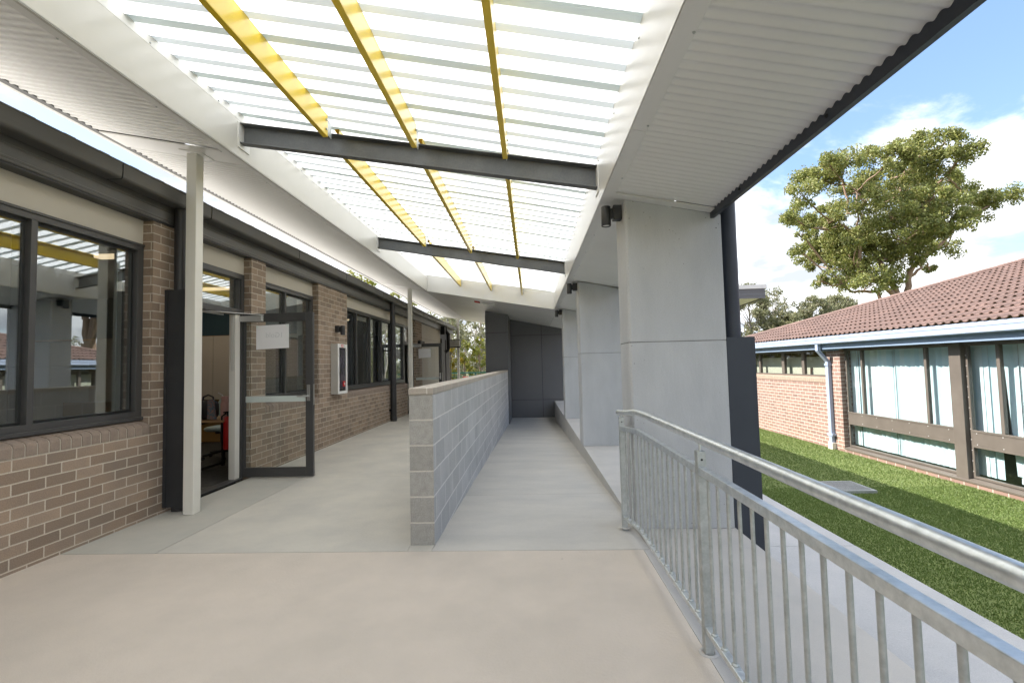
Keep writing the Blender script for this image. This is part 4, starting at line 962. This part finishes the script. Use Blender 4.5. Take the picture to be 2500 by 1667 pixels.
# ------------------------------------------------------------------ green fence and red tubs at the far end
t = thing('green_fence', (-4.5,34,-.7), 'green metal fence with rails and bars beyond the walkway', 'fence')
b = MB()
for x in np.arange(-16,2,2.4): b.box(x-.04,x+.04,34-.04,34+.04,-.8,.92)
obj('post', b, M['green'], t)
b = MB(); b.box(-16,2,33.96,34.04,.86,.95); b.box(-16,2,33.97,34.03,.02,.08); b.box(-16,2,33.97,34.03,.62,.67); obj('rail', b, M['green'], t)
b = MB()
for x in np.arange(-15.9,2,.13): b.box(x-.011,x+.011,33.99,34.01,.08,.86)
bars = obj('bars', b, M['green'], t)
for x,nm in ((-4.52,'red tapered tub on the green fence beside the last slim steel post'),(-3.98,'red tapered tub on the green fence nearer the dark clad wall')):
    t = thing('red_tub', (x,32.6,.2), nm, 'tub')
    b = MB(); b.lathe((x,32.6,.22),[(0,0),(.12,0),(.21,.44),(.225,.45),(.20,.45),(.115,.03),(0,.03)],20); obj('body', b, M['redmat'], t)
    b = MB(); b.box(x-.22,x+.22,32.82,33.96,.64,.66); b.tube([(x,32.8,-.8),(x,32.8,.65)],.03,8); obj('hanger', b, M['green'], t)

# ------------------------------------------------------------------ trees
def leaves(cl, per, ln, wd, seed, shell=.55, droop=.5, fat=1.2):
    r = np.random.default_rng(seed); P=[];S=[]
    for x,y,z,rad in cl:
        # every clump is several overlapping small tufts with gaps between them
        k = max(4,int(9*min(1.5,rad/1.0)))
        rad = rad*fat; d = r.normal(size=(k,3)); d /= np.linalg.norm(d,axis=1)[:,None]
        d[:,2] = d[:,2]*.8+.1
        cc = np.array([x,y,z])+d*rad*r.uniform(.45,.95,(k,1))*np.array([1,1,.85])
        rr = rad*r.uniform(.34,.58,k)
        n = int(per*(rad**1.7))
        j = r.integers(0,k,n)
        q = r.normal(size=(n,3)); q /= np.linalg.norm(q,axis=1)[:,None]; q *= (r.uniform(.0,1,(n,1))**shell)
        P.append(cc[j]+q*rr[j][:,None]*np.array([1,1,.85]))
    P = np.concatenate(P); n = len(P)
    a = r.normal(size=(n,3)); a[:,2] -= droop*1.3; a /= np.linalg.norm(a,axis=1)[:,None]
    c = np.cross(a, r.normal(size=(n,3))); c /= np.linalg.norm(c,axis=1)[:,None]
    L = ln*r.uniform(.6,1.3,(n,1)); Wd = wd*r.uniform(.7,1.3,(n,1))
    V = np.stack([P-a*L*.5, P+c*Wd*.5, P+a*L*.5, P-c*Wd*.5],1).reshape(-1,3)
    return V, np.arange(4*n).reshape(-1,4)
def limb(b, pts, r0, r1, jit=.0, sd=0):
    r = random.Random(sd); pts = [Vector(p) for p in pts]; out=[]
    for i in range(len(pts)-1):
        for k in range(4):
            u = k/4; p = pts[i].lerp(pts[i+1],u); 
            if jit and (i or k): p += Vector((r.uniform(-jit,jit),r.uniform(-jit,jit),r.uniform(-jit,jit)*.4))
            out.append(p)
    out.append(pts[-1]); n = len(out)
    b.tube(out,[r0+(r1-r0)*i/(n-1) for i in range(n)],7)
BIG = [(24.13,35.62,16.17,1.02),(21.99,34.43,15.3,.83),(22.65,37.06,15.22,1.21),(20.36,34.89,13.32,1.02),(18.92,34.1,11.5,.74),(21.47,37.11,12.27,.83),(26.24,41.76,13.96,.83),(25.03,40.7,12.37,.83),(29.65,40.39,18.35,.97),(27.38,35.5,16.15,1.02),(31.78,38.33,18.28,.97),(29.61,35.99,16.28,.7),(30.78,35.05,16.85,.93),(31.4,34.46,15.78,.93),(30.84,35.43,15.37,1.02),(34.53,41.85,17.26,.79),(31.13,40.96,17.03,.74),(29.22,40.76,16.32,1.11),(27.77,40.7,15.16,1.11),(25.01,35.24,12.93,1.11),(28.94,36.29,13.95,1.21),(32.41,39.14,15.08,1.02),(30.69,40.09,14.24,1.21),(36.24,41.19,16.32,.97),(37.7,41.42,15.24,1.02),(30.65,34.28,11.71,1.21),(37.91,38.95,13.57,1.02),(37.34,39.55,13.03,.79),(31.79,38.05,12.37,1.02),(26.96,35.1,11.44,1.11),(27.2,37.76,11.44,1.3),(28.04,34.3,10.32,1.02),(36.18,41.91,10.61,.93),(31.37,41.29,10.82,1.39),(25.26,38.43,10.29,1.11),(25.01,36.2,10.18,.83),(25.81,41.68,10.59,1.02),(22.03,38.65,10.08,.7),(24.44,41.44,9.47,.83),(26.96,41.13,9.62,1.02),(27.23,38.08,8.3,1.3),(29.09,37.23,8.96,1.11),(25.78,38.89,7.76,1.3),(22.84,37.38,7.3,.74),(24.93,34.95,6.64,.93),(27.39,36.25,7.22,.83),(33.89,40.81,8.55,.46),(29.76,33.89,10.46,.93),(28.74,33.92,12.48,.74),(31.57,39.14,13.49,.93),(20.77,36.02,10.71,.46),(35.92,38.31,13.98,.74),(24.22,37.74,12.18,.65)]
LIMBS = [[(29.2,2.5),(29.56,5.66),(29.7,6.38),(30.07,8.19),(30.92,9.08),(32.19,9.77),(33.51,11.1),(33.96,12.65)],[(30.07,8.19),(30.16,7.55),(31.42,8.6),(32.36,9.67)],[(30.2,8.92),(30.45,10.0),(31.06,11.28),(30.65,13.14)],[(30.45,10.0),(29.0,10.8),(28.78,11.45)],[(29.2,3.0),(29.1,6.58),(27.93,9.18),(27.37,11.5),(27.13,13.45),(27.05,15.23)],[(29.1,2.5),(28.46,6.23),(25.76,8.33),(25.75,11.28),(25.57,12.77)],[(25.75,11.28),(24.65,12.24),(24.03,12.36)],[(28.5,4.5),(27.6,6.53),(26.0,6.58),(24.8,7.16)],[(25.75,11.28),(24.71,11.78),(23.9,11.53)],[(29.57,13.5),(29.6,14.76),(29.94,15.77),(30.88,16.66)],[(31.06,11.28),(30.87,13.69),(29.7,14.85),(29.57,15.6)],[(31.5,13.0),(32.16,14.56),(33.2,15.64),(33.75,17.29)],[(31.75,12.36),(32.06,14.38),(33.31,17.31)],[(25.57,12.77),(25.6,15.0),(25.31,15.95),(25.7,16.5)],[(27.13,13.45),(25.53,15.1)]]
t = thing('eucalyptus', (29.2,38,-.8), 'tall spreading gum tree with clumped crown rising above the brown tiled roof', 'tree')
b = MB(); limb(b,[(29.2,38,-.8),(29.2,38,2.6),(29.3,38,4)],.62,.5)
rad = [.30,.17,.2,.12,.28,.24,.11,.17,.10,.09,.10,.10,.08,.09,.08]
for i,(Lm,r0) in enumerate(zip(LIMBS,rad)): limb(b,[(x,38+math.sin(i*2.1)*.3*j,z) for j,(x,z) in enumerate(Lm)],r0,.05 if r0>.12 else .03,.10,i)
nodes = [Vector((x,38,z)) for Lm in LIMBS for x,z in Lm[1:]]
for i,(x,y,z,r_) in enumerate(BIG):
    p = Vector((x,y,z)); q = min(nodes,key=lambda n_: (n_-p).length+(2 if n_.z > z+.5 else 0))
    m_ = q.lerp(p,.5)+Vector((random.uniform(-.3,.3),random.uniform(-.3,.3),-.25)); limb(b,[q,m_,p],.07,.02,.06,i+50)
    for k in range(3):
        e = p+Vector((random.uniform(-.6,.6),random.uniform(-.6,.6),random.uniform(.0,.6)))*r_; limb(b,[m_,p.lerp(e,.3),e],.03,.012,.03,i*9+k)
obj('trunk', b, M['bark'], t)
BIG2 = list(BIG); rr_ = random.Random(3)
for i,a in enumerate(BIG):
    for c in BIG[:i]:
        d = math.hypot(a[0]-c[0], a[2]-c[2])
        if d < 2.3 and rr_.random() < .30: BIG2.append(((a[0]+c[0])/2,(a[1]+c[1])/2+rr_.uniform(-.6,1.2),(a[2]+c[2])/2-.1,(a[3]+c[3])*.42))
V,F = leaves(BIG2,820,.25,.105,11,fat=1.42); raw('crown', V, F, M['leaf_big'], t)

def gum(name, base, h, spread, seed, label, mat, per=170, ln=.34, wd=.12, cat='tree', group=None, low=.25, bark='barkpale', nc=26):
    r = random.Random(seed); x0,y0,z0 = base
    t = thing(name, base, label, cat, group)
    b = MB(); cl=[]; lean = r.uniform(-.06,.06)
    top_ = (x0+lean*h,y0,z0+h*.8); limb(b,[(x0,y0,z0),(x0+lean*h*.4,y0,z0+h*.4),top_],h*.022,h*.006,h*.008,seed)
    for i in range(nc):
        u = low+(1-low)*(i+.5)/nc; a = i*2.4+r.uniform(-.5,.5)
        prof_ = math.sin(math.pi*min(1,max(0,(u-low)/(1-low)))**.75)*.85+.2
        d = spread*prof_*r.uniform(.35,1.0); p = (x0+lean*h*u+d*math.cos(a), y0+d*math.sin(a), z0+h*u)
        cl.append((*p, spread*r.uniform(.20,.36)))
        st = (x0+lean*h*u*.8,y0,z0+h*(u*.8-.08)); mid = ((st[0]+p[0])/2,(st[1]+p[1])/2,(st[2]+p[2])/2-.03*h)
        limb(b,[st,mid,p],h*.006,h*.0015,h*.006,seed+i)
    obj('trunk', b, M[bark], t)
    V,F = leaves(cl,per,ln,wd,seed); raw('crown', V, F, M[mat], t)
    return t
gum('gum_tree',(26.5,57,-.8),10.6,3.6,21,'grey green gum tree beside the grey awning corner','leaf_grey',420)
gum('gum_tree',(30.2,60,-.8),10.8,2.7,22,'open crowned gum tree with bare twigs between awning and tall eucalyptus','leaf_grey',150,low=.35)
gum('gum_tree',(24.0,66,-.8),13.6,3.0,23,'gum treetop showing just above the white awning edge','leaf_grey',300)
gum('gum_tree',(34.2,58,-.8),9.2,3.6,24,'olive gum tree low behind the tiled roof slope','leaf_grey',440,low=.15)
gum('gum_tree',(38.6,60,-.8),9.6,3.8,25,'olive gum tree under the lowest boughs of the tall eucalyptus','leaf_grey',440,low=.15)
gum('gum_tree',(28.6,54,-.8),7.2,2.8,26,'bushy gum tree at the low end of the tiled roof','leaf_grey',440,low=.1)
# beyond the far end of the walkway
k = 0
FAR = [((-6.9,41,-.8),7.5,2.0,'slender grey gum behind the green fence next to the brick building','leaf_grey'),((-4.6,44,-.8),10.5,2.6,'pale trunked gum tree behind the last slim steel post','leaf_grey'),((-3.6,40,-.8),8.8,1.8,'drooping olive gum tree next to the clad wall edge','leaf_grey'),((-9.6,38,-.8),9.4,2.4,'gum tree rising behind the far gutter of the brick building','leaf_yel'),((-13.5,37,-.8),10.6,2.8,'yellow green treetop showing in the gap under the canopy edge','leaf_yel')]
for i,(p,h,s,lab,mt) in enumerate(FAR): gum('gum_tree',p,h,s,60+i,lab,mt,260,.26,.10,low=.1,nc=24)
SH = [((-6.3,36.6,-.8),3.9,1.2,'golden yellow shrub behind the green fence','leaf_gold'),((-5.2,37.0,-.8),4.0,1.4,'bright yellow green shrub in the middle behind the green fence','leaf_yel'),((-3.9,37.2,-.8),4.2,1.3,'yellow green shrub behind the fence, next to the clad wall','leaf_yel'),((-8.2,36.5,-.8),4.2,1.6,'yellow green shrub hidden partly by the brick building end','leaf_yel')]
for i,(p,h,s,lab,mt) in enumerate(SH): gum('shrub',p,h,s,80+i,lab,mt,420,.17,.09,'shrub',low=.05,nc=20,bark='bark')
# far woodland, one mass
cl=[]
r = random.Random(5)
for i in range(150):
    x = r.uniform(-46,16); y = r.uniform(52,66); h = r.uniform(3.0,12.5)+(2 if i%3==0 else 0); cl.append((x,y,-.8+h*r.uniform(.15,1),r.uniform(1.1,2.0)))
for i in range(150):
    x = r.uniform(16,120); y = r.uniform(72,92); h = r.uniform(3,11); cl.append((x,y,-.8+h*r.uniform(.15,1),r.uniform(1.4,2.4)))
V,F = leaves(cl,75,.5,.2,91); o = raw('woodland', V, F, M['leaf_grey']); tag(o,'grey green belt of bush closing the view behind everything','woodland',kind='stuff')
b = MB(); r = random.Random(8)
for i in range(40):
    x = r.uniform(-20,8); y = r.uniform(46,56); h = r.uniform(5,11); limb(b,[(x,y,-.8),(x+r.uniform(-.4,.4),y,h*.5),(x+r.uniform(-1,1),y,h)],.13,.03,.1,i)
o = obj('woodland_stems', b, M['barkpale']); tag(o,'pale stems standing in the belt of bush','woodland',kind='stuff')
# ------------------------------------------------------------------ light, sky, camera
S = Vector((-1,.25,.92)).normalized()
sun = bpy.data.lights.new('sun','SUN'); sun.energy = 2.0; sun.angle = R(.55); sun.color = (1,.94,.86)
so = bpy.data.objects.new('sun', sun); col.objects.link(so); so.rotation_euler = S.to_track_quat('Z','Y').to_euler(); so.location = (-20,5,30)
w = bpy.data.worlds.new('World'); sc.world = w; w.use_nodes = True
nt = w.node_tree; nt.nodes.clear(); L = nt.links.new
out = N(nt,'ShaderNodeOutputWorld'); bgn = N(nt,'ShaderNodeBackground'); bgn.inputs[1].default_value = .12; L(bgn.outputs[0], out.inputs[0])
sky = N(nt,'ShaderNodeTexSky'); sky.sky_type = 'NISHITA'; sky.sun_disc = False; sky.sun_elevation = math.asin(S.z); sky.sun_rotation = math.atan2(S.x,S.y); sky.dust_density = .6; sky.air_density = 1.0; sky.ozone_density = 1.5
tc = N(nt,'ShaderNodeTexCoord'); sx = N(nt,'ShaderNodeSeparateXYZ'); L(tc.outputs['Generated'], sx.inputs[0])
zz = N(nt,'ShaderNodeMath', operation='ADD'); zz.inputs[1].default_value = .18; L(sx.outputs[2], zz.inputs[0])
mxz = N(nt,'ShaderNodeMath', operation='MAXIMUM'); mxz.inputs[1].default_value = .05; L(zz.outputs[0], mxz.inputs[0])
dv = N(nt,'ShaderNodeVectorMath', operation='DIVIDE'); cmb = N(nt,'ShaderNodeCombineXYZ')
for i in range(3): L(mxz.outputs[0], cmb.inputs[i])
L(tc.outputs['Generated'], dv.inputs[0]); L(cmb.outputs[0], dv.inputs[1])
mpn = N(nt,'ShaderNodeMapping'); mpn.inputs['Location'].default_value = (.35,.2,0); L(dv.outputs[0], mpn.inputs[0])
n1 = N(nt,'ShaderNodeTexNoise'); n1.inputs['Scale'].default_value = 1.15; n1.inputs['Detail'].default_value = 9; n1.inputs['Roughness'].default_value = .58; n1.inputs['Distortion'].default_value = .25; L(mpn.outputs[0], n1.inputs[0])
el = N(nt,'ShaderNodeMapRange'); el.inputs['From Min'].default_value = .12; el.inputs['From Max'].default_value = .62; el.inputs['To Min'].default_value = .20; el.inputs['To Max'].default_value = -.10; L(sx.outputs[2], el.inputs[0])
el2 = N(nt,'ShaderNodeMapRange'); el2.inputs['From Min'].default_value = .66; el2.inputs['From Max'].default_value = .85; el2.inputs['To Min'].default_value = 0; el2.inputs['To Max'].default_value = .24; L(sx.outputs[2], el2.inputs[0])  # added overhead cloud cover, out of view, for extra white light
e3 = N(nt,'ShaderNodeMath', operation='ADD'); L(el.outputs[0], e3.inputs[0]); L(el2.outputs[0], e3.inputs[1])
ad = N(nt,'ShaderNodeMath', operation='ADD'); L(n1.outputs[0], ad.inputs[0]); L(e3.outputs[0], ad.inputs[1])
ms = N(nt,'ShaderNodeMapRange', interpolation_type='SMOOTHSTEP'); ms.inputs['From Min'].default_value = .50; ms.inputs['From Max'].default_value = .62; L(ad.outputs[0], ms.inputs[0])
n2 = N(nt,'ShaderNodeTexNoise'); n2.inputs['Scale'].default_value = 2.4; n2.inputs['Detail'].default_value = 6; L(mpn.outputs[0], n2.inputs[0])
cc = N(nt,'ShaderNodeMix', data_type='RGBA'); cc.inputs[6].default_value = (1.32,1.42,1.58,1); cc.inputs[7].default_value = (2.7,2.75,2.8,1)
nr = N(nt,'ShaderNodeMapRange'); nr.inputs['From Min'].default_value = .36; nr.inputs['From Max'].default_value = .56; L(n2.outputs[0], nr.inputs[0]); L(nr.outputs[0], cc.inputs[0])
hi = N(nt,'ShaderNodeMapRange'); hi.inputs['From Min'].default_value = .45; hi.inputs['From Max'].default_value = .75; L(sx.outputs[2], hi.inputs[0])
c2 = N(nt,'ShaderNodeMix', data_type='RGBA'); c2.inputs[7].default_value = (5.0,4.95,4.85,1); L(hi.outputs[0], c2.inputs[0]); L(cc.outputs[2], c2.inputs[6])  # overhead cloud made brighter as added fill
mx = N(nt,'ShaderNodeMix', data_type='RGBA'); tn = N(nt,'ShaderNodeMix', data_type='RGBA', blend_type='MIX'); tn.inputs[0].default_value = .70; tn.inputs[7].default_value = (.36,.58,.98,1); L(sky.outputs[0], tn.inputs[6]); L(ms.outputs[0], mx.inputs[0]); L(tn.outputs[2], mx.inputs[6]); L(c2.outputs[2], mx.inputs[7]); L(mx.outputs[2], bgn.inputs[0])

cam = bpy.data.cameras.new('camera'); cam.sensor_width = 36; cam.sensor_fit = 'HORIZONTAL'; cam.lens = 36*1150/2500; cam.clip_start = .05; cam.clip_end = 3000
co = bpy.data.objects.new('camera', cam); col.objects.link(co)
rt = Vector((.9989367,.03965088,-.02352188)); dn = Vector((-.02544975,.04883878,-.99848239)); fw = Vector((-.03844192,.99801933,.04979596))
co.matrix_world = Matrix(((rt.x,-dn.x,-fw.x,0),(rt.y,-dn.y,-fw.y,0),(rt.z,-dn.z,-fw.z,1.388),(0,0,0,1)))
sc.camera = co
sc.view_settings.view_transform = 'Standard'; sc.view_settings.look = 'None'; sc.view_settings.gamma = 1; sc.view_settings.exposure = 2.5
sc.render.engine = 'CYCLES'
sc.cycles.use_denoising = True
sc.cycles.max_bounces = 10; sc.cycles.diffuse_bounces = 5; sc.cycles.transparent_max_bounces = 16; sc.cycles.glossy_bounces = 5; sc.cycles.transmission_bounces = 6
sc.cycles.sample_clamp_indirect = 8; sc.cycles.caustics_reflective = False; sc.cycles.caustics_refractive = False
